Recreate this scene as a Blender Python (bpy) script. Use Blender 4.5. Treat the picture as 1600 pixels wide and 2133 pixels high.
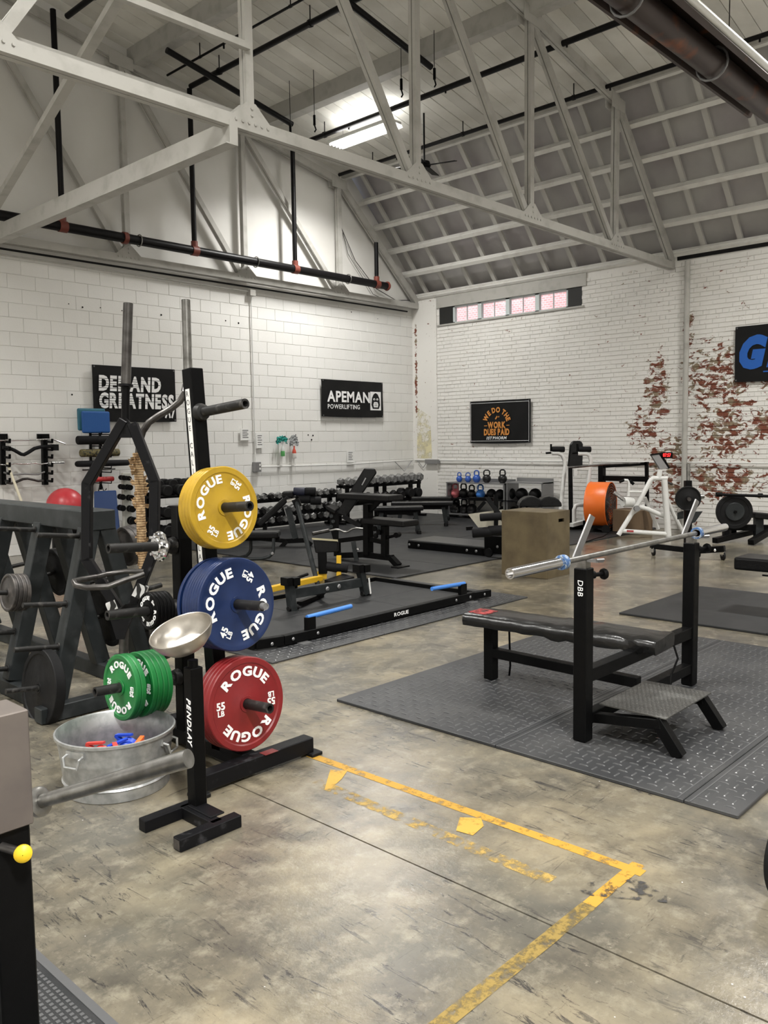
import bpy, math, random
from mathutils import Vector as V, Matrix
random.seed(7)
for o in list(bpy.data.objects): bpy.data.objects.remove(o)
SC=bpy.context.scene; COL=SC.collection
PI=math.pi; R=math.radians
# ---------------------------------------------------------------- camera
FPX=1740.0; HC=1.585
yaw,pit,rol=R(43.2965),R(4.8416),R(-0.7807)
FW=V((math.cos(yaw)*math.cos(pit),math.sin(yaw)*math.cos(pit),-math.sin(pit)))
_r=V((math.sin(yaw),-math.cos(yaw),0)); _u=_r.cross(FW)
RT=_r*math.cos(rol)+_u*math.sin(rol); UP=-_r*math.sin(rol)+_u*math.cos(rol)
CP=V((0,0,HC))
cam=bpy.data.cameras.new('camera'); co=bpy.data.objects.new('camera',cam); COL.objects.link(co)
co.matrix_world=Matrix(((RT.x,UP.x,-FW.x,0),(RT.y,UP.y,-FW.y,0),(RT.z,UP.z,-FW.z,HC),(0,0,0,1)))
cam.sensor_fit='VERTICAL'; cam.sensor_height=36; cam.sensor_width=27; cam.lens=36*FPX/2133.0; cam.clip_start=.05; cam.clip_end=200
SC.camera=co
SC.view_settings.view_transform='Standard'; SC.view_settings.look='None'
SC.view_settings.gamma=1; SC.view_settings.use_curve_mapping=False
SC.view_settings.exposure=0.0
# ---------------------------------------------------------------- world: overcast daylight outside
w=bpy.data.worlds.new('world'); SC.world=w; w.use_nodes=True
bg=w.node_tree.nodes['Background']; bg.inputs[0].default_value=(.72,.84,1,1); bg.inputs[1].default_value=4.0
# ---------------------------------------------------------------- ceiling lamps (first in view, last set by the peg shadows, others unseen, added for light)
LAMP_W=265
LAMPS=[(10.4,10.15,6.72),(10.4,2.0,6.55),(10.4,-2.4,6.55),(.6,7.6,6.4),(3.4,3.4,6.75),(4.2,-2.4,6.85),(-1.6,5.0,6.2),(-.2,-2.4,6.4)]
LAMP_K=[.8,1.1,.4,1.0,.75,.3,.9,3.0]
for i,(x,y,z) in enumerate(LAMPS):
    l=bpy.data.lights.new('lamp_light','AREA'); l.shape='RECTANGLE'; l.size=.28; l.size_y=1.2; l.energy=LAMP_W; l.color=(1,.985,.95)
    l.energy=LAMP_W*LAMP_K[i]
    l.spread=R(142)
    o=bpy.data.objects.new('lamp_light',l); COL.objects.link(o); o.location=(x,y,z-.075)
    l2=l.copy(); l2.energy=LAMP_W*(.17 if i else .07); l2.spread=R(175); o2=bpy.data.objects.new('lamp_uplight',l2); COL.objects.link(o2); o2.location=(x,y,z+.09); o2.rotation_euler=(PI,0,0)
# ---------------------------------------------------------------- picture-to-place helpers (pixels of the 1600x2133 photograph)
def ray(x,y): return FW*FPX+RT*(x-800)-UP*(y-1066.5)
def _on(a,v,x,y):
    d=ray(x,y); return CP+d*((v-CP[a])/d[a])
def atx(x,y,v): return _on(0,v,x,y)
def aty(x,y,v): return _on(1,v,x,y)
def atz(x,y,v=0.): return _on(2,v,x,y)
def atd(x,y,d): return CP+ray(x,y)*(d/FPX)
# ---------------------------------------------------------------- materials
def nodes(m): m.use_nodes=True; return m.node_tree.nodes,m.node_tree.links
def M(name,col,rough=.5,metal=0.,var=.0,scale=6.,bump=0.,bscale=60.,col2=None,thr=None,spec=.5,coat=0.,emit=0.):
    m=bpy.data.materials.new(name); n,l=nodes(m); b=n['Principled BSDF']
    b.inputs['Base Color'].default_value=(*col,1); b.inputs['Roughness'].default_value=rough; b.inputs['Metallic'].default_value=metal
    b.inputs['Specular IOR Level'].default_value=spec; b.inputs['Coat Weight'].default_value=coat
    if emit: b.inputs['Emission Color'].default_value=(*col,1); b.inputs['Emission Strength'].default_value=emit
    m.diffuse_color=(*col,1)
    g=n.new('ShaderNodeNewGeometry')
    if var or col2:
        t=n.new('ShaderNodeTexNoise'); t.inputs['Scale'].default_value=scale; t.inputs['Detail'].default_value=6
        l.new(g.outputs['Position'],t.inputs['Vector'])
        r=n.new('ShaderNodeMapRange'); lo,hi=thr or (.3,.7); r.inputs[1].default_value=lo; r.inputs[2].default_value=hi
        l.new(t.outputs[0],r.inputs[0])
        x=n.new('ShaderNodeMix'); x.data_type='RGBA'; x.inputs[6].default_value=(*col,1)
        c2=col2 or tuple(c*(1-var) for c in col); x.inputs[7].default_value=(*c2,1)
        l.new(r.outputs[0],x.inputs[0]); l.new(x.outputs[2],b.inputs['Base Color'])
        r2=n.new('ShaderNodeMapRange'); r2.inputs[3].default_value=rough*.8; r2.inputs[4].default_value=min(1,rough*1.25)
        l.new(t.outputs[0],r2.inputs[0]); l.new(r2.outputs[0],b.inputs['Roughness'])
    if bump:
        t=n.new('ShaderNodeTexNoise'); t.inputs['Scale'].default_value=bscale; t.inputs['Detail'].default_value=4
        l.new(g.outputs['Position'],t.inputs['Vector'])
        bp=n.new('ShaderNodeBump'); bp.inputs['Strength'].default_value=bump; bp.inputs['Distance'].default_value=.01
        l.new(t.outputs[0],bp.inputs['Height']); l.new(bp.outputs[0],b.inputs['Normal'])
    return m
MBLK=M('black_powder_coat',(.0035,.0035,.0037),.42,spec=.1,var=.3,scale=20,bump=.05,bscale=300)
MBLKS=M('worn_black_steel',(.006,.006,.007),.4,.1,spec=.15,col2=(.06,.06,.065),thr=(.62,.8),scale=14)
MGRY=M('slate_grey_enamel',(.018,.021,.022),.42,spec=.25,col2=(.045,.048,.05),thr=(.5,.8),scale=9,bump=.05)
MPEG=M('peg_rubber',(.012,.0115,.011),.5,.1,spec=.35,col2=(.07,.066,.062),thr=(.55,.7),scale=25)
MVIN=M('black_vinyl',(.004,.004,.0045),.34,spec=.25,bump=.25,bscale=90)
MVINW=M('creased_vinyl',(.006,.006,.006),.27,bump=.5,bscale=14)
MFOAM=M('black_foam',(.007,.007,.008),.7,spec=.2,bump=.2,bscale=200)
MRUB=M('rubber_plate',(.008,.008,.0085),.55,spec=.2,var=.3,scale=12,bump=.1)
MIRON=M('old_iron',(.05,.046,.044),.45,.5,col2=(.13,.115,.105),thr=(.45,.75),scale=16)
MSTEEL=M('bare_steel',(.30,.295,.28),.32,.9,col2=(.13,.125,.115),thr=(.4,.75),scale=18)
MDSTEEL=M('dark_steel',(.11,.105,.1),.35,.8,col2=(.045,.04,.038),thr=(.4,.7),scale=14)
MCHROME=M('chrome',(.75,.75,.76),.14,1.)
MALU=M('brushed_aluminium',(.30,.30,.305),.4,.7)
MGALV=M('galvanised_steel',(.5,.51,.51),.36,.75,col2=(.36,.37,.37),thr=(.4,.65),scale=26)
MBOWL=M('spun_steel',(.5,.47,.42),.34,.9,col2=(.38,.35,.31),scale=20)
MCHALK=M('chalk',(.6,.62,.66),.95,bump=.3)
MWPAINT=M('white_truss_paint',(.44,.43,.40),.55,col2=(.34,.33,.30),thr=(.5,.75),scale=5)
MWENAM=M('white_enamel',(.72,.72,.7),.35,col2=(.55,.54,.5),thr=(.6,.8),scale=20)
MCEIL=M('grey_roof_boards',(.80,.785,.73),.8,col2=(.66,.64,.58),thr=(.4,.75),scale=2.2)
MCEILP=M('grey_roof_panel',(.47,.46,.445),.7,col2=(.38,.355,.36),thr=(.4,.65),scale=1.2)
MRIB=M('roof_rib',(.52,.51,.48),.75)
MPURL=M('purlin_paint',(.74,.73,.69),.6,col2=(.62,.6,.56),thr=(.5,.75),scale=5)
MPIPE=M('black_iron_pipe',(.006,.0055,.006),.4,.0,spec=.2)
MREDF=M('red_fitting',(.16,.035,.022),.5)
MWHT=M('lettering_white',(.85,.85,.85),.5)
MPAPER=M('paper',(.78,.78,.76),.8)
MINK=M('ink',(.1,.1,.1),.8)
MYEL=M('yellow_plate',(.42,.26,.014),.38,col2=(.33,.2,.01),thr=(.5,.8),scale=16,bump=.04)
MBLU=M('blue_plate',(.005,.017,.07),.36,col2=(.007,.023,.092),thr=(.4,.8),scale=12)
MRED=M('red_plate',(.2,.012,.014),.38,col2=(.15,.01,.012),thr=(.4,.8),scale=12)
MGRN=M('green_plate',(.008,.17,.035),.42,col2=(.006,.12,.028),thr=(.4,.8),scale=12)
MTAN=M('athletic_tape',(.45,.33,.2),.8,col2=(.25,.16,.08),thr=(.4,.62),scale=30,bump=.4)
n_,l_=MTAN.node_tree.nodes,MTAN.node_tree.links; wv=n_.new('ShaderNodeTexWave'); wv.bands_direction='Z'; wv.inputs['Scale'].default_value=22; wv.inputs['Distortion'].default_value=2.5; wv.inputs['Detail'].default_value=3; gg=n_.new('ShaderNodeNewGeometry'); l_.new(gg.outputs['Position'],wv.inputs['Vector'])
mxx=n_.new('ShaderNodeMix'); mxx.data_type='RGBA'; mxx.blend_type='MULTIPLY'; mxx.inputs[0].default_value=.75; l_.new(n_['Principled BSDF'].inputs['Base Color'].links[0].from_socket,mxx.inputs[6]); rpp=n_.new('ShaderNodeValToRGB'); rpp.color_ramp.elements[0].color=(.35,.25,.16,1); rpp.color_ramp.elements[0].position=.1; rpp.color_ramp.elements[1].color=(1.3,1.25,1.1,1); rpp.color_ramp.elements[1].position=.7; l_.new(wv.outputs[0],rpp.inputs[0]); l_.new(rpp.outputs[0],mxx.inputs[7]); l_.new(mxx.outputs[2],n_['Principled BSDF'].inputs['Base Color'])
MWOOD=M('plywood',(.125,.095,.048),.6,col2=(.075,.055,.028),thr=(.35,.7),scale=5,bump=.1)
MORG=M('orange_enamel',(.8,.16,.02),.38)
MYMET=M('yellow_enamel',(.7,.42,.02),.4)
MBGRIP=M('blue_grip',(.05,.2,.6),.45)
MBLUFOAM=M('blue_foam',(.012,.085,.3),.6,bump=.1)
MTEAL=M('teal_foam',(.03,.14,.2),.6)
MREDB=M('red_rubber',(.5,.04,.05),.35)
MMAT=M('black_rubber_mat',(.018,.019,.020),.46,spec=.3,col2=(.028,.028,.029),thr=(.45,.7),scale=3,bump=.15,bscale=250)
MMATD=M('tread_rubber_mat',(.032,.033,.035),.4,spec=.35,col2=(.055,.055,.055),thr=(.45,.75),scale=2.5)
MTREAD=M('tread_rubber',(.085,.086,.088),.3,spec=.4)
MBANNER=M('banner_cloth',(.005,.005,.0055),.45,spec=.25,bump=.4,bscale=5)
MHEX=M('hex_iron',(.26,.26,.255),.36,.3,col2=(.1,.1,.1),thr=(.4,.65),scale=18)
MKBLUE=M('blue_kettlebell_paint',(.02,.08,.36),.35)
MKPINK=M('pink_kettlebell_vinyl',(.62,.16,.18),.4)
MKBLK=M('kettlebell_iron',(.010,.0095,.0095),.35,.1,spec=.4)
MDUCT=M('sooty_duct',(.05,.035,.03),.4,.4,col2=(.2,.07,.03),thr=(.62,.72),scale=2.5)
MLITEDGE=M('lit_reflector_edge',(.75,.75,.72),.35,.3)
MLAMP=M('lamp_tube',(1,.98,.94),.5,emit=14)
MLED=M('red_display',(1,.02,.02),.5,emit=2.5)
MCONC=None
# ---------------------------------------------------------------- mesh builder
class MB:
    def __init__(s): s.v=[]; s.f=[]; s.sm=[]
    def add(s,vs,fs,smooth=False):
        b=len(s.v); s.v+=[V(p) for p in vs]; s.f+=[tuple(b+i for i in f) for f in fs]; s.sm+=[smooth]*len(fs); return s
    def bar(s,p0,p1,w,h,up=(0,0,1),w2=None,h2=None):
        p0=V(p0);p1=V(p1);d=(p1-p0).normalized();u=V(up)
        if abs(d.dot(u))>.98: u=V((0,1,0)) if abs(d.y)<.9 else V((1,0,0))
        sd=d.cross(u).normalized(); u=sd.cross(d)
        w2=w if w2 is None else w2; h2=h if h2 is None else h2
        vs=[p+sd*(a*W/2)+u*(b*Hh/2) for p,W,Hh in ((p0,w,h),(p1,w2,h2)) for a,b in ((-1,-1),(1,-1),(1,1),(-1,1))]
        return s.add(vs,[(0,1,2,3),(7,6,5,4),(0,4,5,1),(1,5,6,2),(2,6,7,3),(3,7,4,0)])
    def box(s,a,b):
        x0,y0,z0=a;x1,y1,z1=b
        return s.add([(x0,y0,z0),(x1,y0,z0),(x1,y1,z0),(x0,y1,z0),(x0,y0,z1),(x1,y0,z1),(x1,y1,z1),(x0,y1,z1)],
          [(3,2,1,0),(4,5,6,7),(0,1,5,4),(1,2,6,5),(2,3,7,6),(3,0,4,7)])
    def cbox(s,c,d,rz=0.):
        c=V(c);hx,hy,hz=[q/2 for q in d];cs,sn=math.cos(rz),math.sin(rz)
        vs=[c+V((x*cs-y*sn,x*sn+y*cs,z)) for z in(-hz,hz) for x,y in((-hx,-hy),(hx,-hy),(hx,hy),(-hx,hy))]
        return s.add(vs,[(3,2,1,0),(4,5,6,7),(0,1,5,4),(1,2,6,5),(2,3,7,6),(3,0,4,7)])
    def slab(s,pts,vec):                       # extruded polygon
        n=len(pts);a=[V(p) for p in pts];b=[p+V(vec) for p in a]
        return s.add(a+b,[tuple(range(n))[::-1],tuple(range(n,2*n))]+[(i,(i+1)%n,n+(i+1)%n,n+i) for i in range(n)])
    def tube(s,pts,r,seg=12,caps=True,closed=False,hole=0):
        P=[V(p) for p in pts];n=len(P);rs=r if isinstance(r,(list,tuple)) else [r]*n
        T=[]
        for i in range(n):
            a=P[(i-1)%n] if (i or closed) else P[0]; b=P[(i+1)%n] if (i<n-1 or closed) else P[-1]
            T.append((b-a).normalized())
        u=T[0].orthogonal().normalized(); vs=[]
        for i in range(n):
            u=(u-T[i]*u.dot(T[i])).normalized(); w_=T[i].cross(u)
            vs+=[P[i]+(u*math.cos(2*PI*k/seg)+w_*math.sin(2*PI*k/seg))*rs[i] for k in range(seg)]
        fs=[(i*seg+k,i*seg+(k+1)%seg,((i+1)%n)*seg+(k+1)%seg,((i+1)%n)*seg+k) for i in range(n if closed else n-1) for k in range(seg)]
        s.add(vs,fs,True)
        if caps and not closed:
            s.add(vs[:seg],[tuple(range(seg))[::-1]]); s.add(vs[-seg:],[tuple(range(seg))])
        return s
    def lathe(s,prof,o=(0,0,0),ax=(0,0,1),seg=32,ex=None,sx=1.,sy=1.,closed=False):
        o=V(o);ax=V(ax).normalized();ex=V(ex) if ex else ax.orthogonal().normalized();ex=(ex-ax*ex.dot(ax)).normalized();ey=ax.cross(ex)
        vs=[o+(ex*math.cos(2*PI*k/seg)*sx+ey*math.sin(2*PI*k/seg)*sy)*r+ax*h for r,h in prof for k in range(seg)]
        n=len(prof);fs=[(i*seg+k,i*seg+(k+1)%seg,((i+1)%n)*seg+(k+1)%seg,((i+1)%n)*seg+k) for i in range(n if closed else n-1) for k in range(seg)]
        return s.add(vs,fs,True)
    def disc(s,c,ax,r,t,seg=32): return s.lathe([(.0005,0),(r,0),(r,t),(.0005,t)],c,ax,seg)
    def ball(s,c,r,seg=20,sz=1.):
        n=seg//2; return s.lathe([(max(.0005,r*math.sin(PI*i/n)),-r*sz*math.cos(PI*i/n)) for i in range(n+1)],c,(0,0,1),seg)
    def rtube(s,p0,p1,w,h,t=.004,up=(0,0,1)):  # square tube with a real hollow end
        return s.bar(p0,p1,w,h,up)
def link(o): COL.objects.link(o); return o
ORG={}
def org(o): return ORG.get(o.name,V((0,0,0)))
def part(name,mb,m,parent=None,label=None,bev=0,kind=None,ang=38,seg=1):
    me=bpy.data.meshes.new(name); of=org(parent) if parent else V((0,0,0))
    me.from_pydata([tuple(p-of) for p in mb.v],[],mb.f); me.update()
    me.polygons.foreach_set('use_smooth',mb.sm)
    if any(mb.sm): me.set_sharp_from_angle(angle=R(ang))
    if m: me.materials.append(m)
    o=link(bpy.data.objects.new(name,me))
    if parent: o.parent=parent
    ORG[o.name]=of
    if label: o['label']=label
    if kind: o['kind']=kind
    if bev:
        b=o.modifiers.new('bevel','BEVEL'); b.width=bev; b.segments=seg; b.limit_method='ANGLE'; b.angle_limit=R(50)
    return o
def tag(o,label,cat,group=None):
    o['label']=label; o['category']=cat
    if group: o['group']=group
    return o
def thing(name,label,cat,loc=(0,0,0),group=None):
    o=link(bpy.data.objects.new(name,None)); o.empty_display_size=.1; o.location=V(loc); ORG[o.name]=V(loc)
    return tag(o,label,cat,group)
def copy_tree(o,parent=None,loc=None,rot=None):
    c=o.copy(); COL.objects.link(c)
    if parent: c.parent=parent
    ORG[c.name]=org(o)
    if loc is not None: c.location=loc
    if rot is not None: c.rotation_euler=rot
    for ch in list(o.children): copy_tree(ch,c)
    return c
ORD=['first','second','third','fourth','fifth','sixth','seventh','eighth','ninth','tenth','eleventh','twelfth','thirteenth','fourteenth','fifteenth','sixteenth','seventeenth','eighteenth','nineteenth','twentieth']
# lettering -------------------------------------------------------
_ch={}
def glyph(s,shear=0.,bold=.0):
    k=(s,shear,bold)
    if k not in _ch:
        cu=bpy.data.curves.new('t','FONT'); cu.body=s; cu.extrude=.03; cu.shear=shear; cu.offset=bold; cu.resolution_u=3
        ob=link(bpy.data.objects.new('t',cu)); dg=bpy.context.evaluated_depsgraph_get(); dg.update()
        me=bpy.data.meshes.new_from_object(ob.evaluated_get(dg))
        _ch[k]=([v.co.copy() for v in me.vertices],[tuple(p.vertices) for p in me.polygons])
        bpy.data.objects.remove(ob); bpy.data.curves.remove(cu); bpy.data.meshes.remove(me)
    return _ch[k]
CAPH=max(v.y for v in glyph('H')[0])
def text(mb,s,o,ex,ey,h,sx=1.,depth=.002,shear=0.,bold=.015,align='C',sp=.06):
    # letters laid out one by one: o is the middle (or left end) of the base line
    ex=V(ex).normalized();ey=V(ey).normalized();n=ex.cross(ey);k=h/CAPH;pen=0;L=[]
    for c in s:
        if c==' ': pen+=.32; continue
        vs,fs=glyph(c,shear,bold); x0=min(v.x for v in vs);x1=max(v.x for v in vs)
        L.append((vs,fs,pen-x0)); pen+=x1-x0+sp
    W=pen*k*sx; off=-W/2 if align=='C' else 0
    for vs,fs,dx in L:
        mb.add([V(o)+ex*((v.x+dx)*k*sx+off)+ey*(v.y*k)+n*(v.z/.03*.5*depth+depth*.5) for v in vs],fs)
    return W
def arctext(mb,s,o,ex,ey,r,a0,h,sx=1.2,depth=.002,bold=.03,sp=.1):
    # tops of the letters point outward, reading clockwise, centred on angle a0 (degrees)
    ex=V(ex).normalized();ey=V(ey).normalized();n=ex.cross(ey);k=h/CAPH;pen=0;L=[]
    for c in s:
        if c==' ': pen+=.3; continue
        vs,fs=glyph(c,0,bold); x0=min(v.x for v in vs);x1=max(v.x for v in vs)
        L.append((vs,fs,pen,x0,x1)); pen+=x1-x0+sp
    tot=(pen-sp)*k*sx
    for vs,fs,p,x0,x1 in L:
        mid=(p+(x1-x0)/2)*k*sx-tot/2; a=R(a0)-mid/(r+h*.4)
        rad=ex*math.cos(a)+ey*math.sin(a); tan=ex*math.sin(a)-ey*math.cos(a)
        mb.add([V(o)+rad*(r+v.y*k)+tan*((v.x-(x0+x1)/2)*k*sx)+n*(v.z/.03*.5*depth+depth*.5) for v in vs],fs)
def norm3(a): return V(a).normalized()
# ================================================================ materials of the shell
def concrete():
    m=bpy.data.materials.new('worn_concrete'); n,l=nodes(m); b=n['Principled BSDF']; g=n.new('ShaderNodeNewGeometry')
    def mapping(s,rz=0):
        a=n.new('ShaderNodeMapping'); a.inputs['Scale'].default_value=s; a.inputs['Rotation'].default_value=(0,0,rz); l.new(g.outputs['Position'],a.inputs['Vector']); return a.outputs[0]
    def noise(v,sc,det=6,rough=.55,dist=0):
        t=n.new('ShaderNodeTexNoise'); t.inputs['Scale'].default_value=sc; t.inputs['Detail'].default_value=det; t.inputs['Roughness'].default_value=rough; t.inputs['Distortion'].default_value=dist; l.new(v,t.inputs['Vector']); return t.outputs[0]
    def rng(v,a,b_,c=0.,d=1.):
        r=n.new('ShaderNodeMapRange'); r.inputs[1].default_value=a; r.inputs[2].default_value=b_; r.inputs[3].default_value=c; r.inputs[4].default_value=d; l.new(v,r.inputs[0]); return r.outputs[0]
    def mix(f,a,b_):
        x=n.new('ShaderNodeMix'); x.data_type='RGBA'
        l.new(f,x.inputs[0]) if not isinstance(f,float) else None
        for i,q in((6,a),(7,b_)):
            if isinstance(q,tuple): x.inputs[i].default_value=(*q,1)
            else: l.new(q,x.inputs[i])
        return x.outputs[2]
    def mul(a,b_):
        x=n.new('ShaderNodeMath'); x.operation='MULTIPLY'; l.new(a,x.inputs[0])
        if isinstance(b_,float): x.inputs[1].default_value=b_
        else: l.new(b_,x.inputs[1])
        return x.outputs[0]
    p=mapping((1,1,1))
    base=mix(rng(noise(p,1.0,7,.62),.4,.62),(.235,.20,.137),(.105,.098,.08))
    base=mix(rng(noise(p,2.2,8,.65),.42,.68),base,(.07,.064,.053))
    base=mix(mul(rng(noise(p,9,8,.7),.5,.75),.65),base,(.30,.27,.205))
    st=mapping((1,5,1),R(12)); st2=mapping((6,1.1,1),R(-8))
    sc=mul(rng(noise(st2,4.5,10,.8,.7),.56,.61),rng(noise(p,1.1,3),.42,.55))
    base=mix(mul(sc,.9),base,(.03,.028,.028))
    sc2=mul(rng(noise(st,5,10,.8,.8),.57,.63),rng(noise(mapping((1,1,1.0),1.),2.1,3),.48,.62))
    base=mix(mul(sc2,.75),base,(.035,.031,.028))
    fl=mul(rng(noise(st2,16,10,.8,.9),.60,.64),rng(noise(p,2.3,4),.46,.58)); base=mix(mul(fl,.85),base,(.03,.027,.026))
    fl=rng(noise(p,22,8,.75),.60,.72); base=mix(mul(fl,.5),base,(.33,.30,.23))
    fl=rng(noise(p,17,8,.75),.58,.70); base=mix(mul(fl,.4),base,(.075,.068,.055))
    sp=n.new('ShaderNodeTexVoronoi'); sp.inputs['Scale'].default_value=9; l.new(p,sp.inputs['Vector'])
    base=mix(mul(rng(sp.outputs['Distance'],.03,.018),rng(noise(p,3,2),.52,.6)),base,(.7,.69,.66))
    l.new(base,b.inputs['Base Color'])
    l.new(rng(noise(p,3,6),.3,.7,.11,.27),b.inputs['Roughness']); b.inputs['Specular IOR Level'].default_value=.85
    bp=n.new('ShaderNodeBump'); bp.inputs['Strength'].default_value=.35; bp.inputs['Distance'].default_value=.004
    l.new(noise(p,38,6,.7),bp.inputs['Height']); l.new(bp.outputs[0],b.inputs['Normal'])
    return m
def brickpaint():
    m=bpy.data.materials.new('painted_brick'); n,l=nodes(m); b=n['Principled BSDF']; g=n.new('ShaderNodeNewGeometry')
    sep=n.new('ShaderNodeSeparateXYZ'); l.new(g.outputs['Position'],sep.inputs[0])
    def ma(op,a,b_=None,c=None):
        x=n.new('ShaderNodeMath'); x.operation=op
        for i,q in enumerate((a,b_,c)):
            if q is None: continue
            if isinstance(q,(int,float)): x.inputs[i].default_value=q
            else: l.new(q,x.inputs[i])
        return x.outputs[0]
    def blob(cy,cz,ry,rz):
        dy=ma('DIVIDE',ma('SUBTRACT',sep.outputs[1],cy),ry); dz=ma('DIVIDE',ma('SUBTRACT',sep.outputs[2],cz),rz)
        return ma('MAXIMUM',ma('SUBTRACT',1.0,ma('ADD',ma('MULTIPLY',dy,dy),ma('MULTIPLY',dz,dz))),0.0)
    acc=None
    for q in ((6.75,1.75,.42,.55),(6.55,2.35,.3,.9),(5.5,2.55,.75,.8),(5.3,1.7,.8,.7),(4.8,1.75,.5,.4),(6.3,1.0,.55,.8),(5.4,.85,.9,.45),(4.5,2.6,.5,.6),(12.05,3.2,.05,1.6),(8.1,1.37,.16,.1),(6.0,3.3,.12,.5)):
        c=blob(*q); acc=c if acc is None else ma('MAXIMUM',acc,c)
    mp=n.new('ShaderNodeMapping'); mp.inputs['Scale'].default_value=(1,1,1.7); l.new(g.outputs['Position'],mp.inputs['Vector'])
    t=n.new('ShaderNodeTexNoise'); t.inputs['Scale'].default_value=6.5; t.inputs['Detail'].default_value=7; t.inputs['Roughness'].default_value=.68; t.inputs['Distortion'].default_value=.7; l.new(mp.outputs[0],t.inputs['Vector'])
    s=ma('ADD',t.outputs[0],ma('MULTIPLY',ma('POWER',acc,.7),.19))
    r=n.new('ShaderNodeMapRange'); r.inputs[1].default_value=.655; r.inputs[2].default_value=.665; l.new(s,r.inputs[0])
    t2=n.new('ShaderNodeTexNoise'); t2.inputs['Scale'].default_value=7; l.new(g.outputs['Position'],t2.inputs['Vector'])
    c1=n.new('ShaderNodeMix'); c1.data_type='RGBA'; c1.inputs[6].default_value=(.17,.045,.022,1); c1.inputs[7].default_value=(.24,.19,.125,1)
    rr=n.new('ShaderNodeMapRange'); rr.inputs[1].default_value=.5; rr.inputs[2].default_value=.6; l.new(t2.outputs[0],rr.inputs[0]); l.new(rr.outputs[0],c1.inputs[0])
    t3=n.new('ShaderNodeTexNoise'); t3.inputs['Scale'].default_value=1.3; t3.inputs['Detail'].default_value=5; l.new(g.outputs['Position'],t3.inputs['Vector'])
    c0=n.new('ShaderNodeMix'); c0.data_type='RGBA'; c0.inputs[6].default_value=(.80,.79,.765,1); c0.inputs[7].default_value=(.73,.71,.67,1); l.new(t3.outputs[0],c0.inputs[0])
    x=n.new('ShaderNodeMix'); x.data_type='RGBA'; l.new(r.outputs[0],x.inputs[0]); l.new(c0.outputs[2],x.inputs[6]); l.new(c1.outputs[2],x.inputs[7])
    # fine flaking cracks
    t4=n.new('ShaderNodeTexNoise'); t4.inputs['Scale'].default_value=9; t4.inputs['Detail'].default_value=6; t4.inputs['Distortion'].default_value=2; l.new(mp.outputs[0],t4.inputs['Vector'])
    s2=ma('ADD',t4.outputs[0],ma('MULTIPLY',acc,.1)); r4=n.new('ShaderNodeMapRange'); r4.inputs[1].default_value=.70; r4.inputs[2].default_value=.73; l.new(s2,r4.inputs[0])
    y=n.new('ShaderNodeMix'); y.data_type='RGBA'; l.new(ma('MULTIPLY',r4.outputs[0],.8),y.inputs[0]); l.new(x.outputs[2],y.inputs[6]); y.inputs[7].default_value=(.2,.12,.08,1)
    l.new(y.outputs[2],b.inputs['Base Color']); b.inputs['Roughness'].default_value=.6
    bp=n.new('ShaderNodeBump'); bp.inputs['Strength'].default_value=.35; bp.inputs['Distance'].default_value=.006
    l.new(ma('SUBTRACT',t3.outputs[0],ma('MULTIPLY',r.outputs[0],.5)),bp.inputs['Height']); l.new(bp.outputs[0],b.inputs['Normal'])
    return m
def wornpaint(name,col,lo,hi,sc=14,st=(1,1,1)):
    m=bpy.data.materials.new(name); n,l=nodes(m); b=n['Principled BSDF']; b.inputs['Base Color'].default_value=(*col,1); b.inputs['Roughness'].default_value=.5
    g=n.new('ShaderNodeNewGeometry'); a=n.new('ShaderNodeMapping'); a.inputs['Scale'].default_value=st; l.new(g.outputs['Position'],a.inputs['Vector'])
    t=n.new('ShaderNodeTexNoise'); t.inputs['Scale'].default_value=sc; t.inputs['Detail'].default_value=7; t.inputs['Roughness'].default_value=.7; l.new(a.outputs[0],t.inputs['Vector'])
    r=n.new('ShaderNodeMapRange'); r.inputs[1].default_value=lo; r.inputs[2].default_value=hi; l.new(t.outputs[0],r.inputs[0]); l.new(r.outputs[0],b.inputs['Alpha']); return m
MCONC=concrete(); MBRK=brickpaint()
MCMU=M('painted_block',(.80,.795,.775),.55,col2=(.76,.75,.72),thr=(.35,.75),scale=.8,bump=.12,bscale=45)
MPLAS=M('painted_gable',(.72,.71,.68),.6,col2=(.64,.625,.59),thr=(.4,.75),scale=.9,bump=.1,bscale=12)
# ================================================================ floor
X0,Y0=13.9,12.15; XL,YB=-4.05,-6.0
mb=MB(); J=.005
for a,b_ in ((XL,2.26-.004),(2.26+.004,X0+.3)):
    mb.box((a,YB,-.1),(b_,Y0+.3,0))
floor=part('floor',mb,MCONC); floor['kind']='structure'
part('joint_bed',MB().box((XL,YB,-.12),(X0+.3,Y0+.3,-.008)),M('joint_dirt',(.03,.027,.024),.9),floor)
MLINE=wornpaint('worn_yellow_line',(.42,.23,.025),.33,.48)
MLINE2=wornpaint('faded_yellow_line',(.22,.15,.035),.38,.55,18)
MLINE3=wornpaint('traces_of_yellow_line',(.36,.24,.06),.46,.60,13)
MDIRT=wornpaint('black_scuff',(.035,.033,.032),.5,.6,12)
def strip(p,q,w,m,nm='painted_line',z=.0012):
    p=V((*p,z));q=V((*q,z));d=(q-p).normalized();s=V((-d.y,d.x,0))*w/2
    return part(nm,MB().add([p-s,q-s,q+s,p+s],[(0,1,2,3)]),m,floor)
strip((2.735,3.12),(2.765,1.33),.052,MLINE)
strip((2.82,1.375),(2.45,1.372),.05,MLINE,z=.0016); strip((2.45,1.372),(2.22,1.372),.055,MLINE2); strip((2.22,1.37),(1.2,1.378),.055,MLINE2,z=.002)
strip((2.53,2.85),(2.50,1.55),.07,MLINE3)
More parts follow.
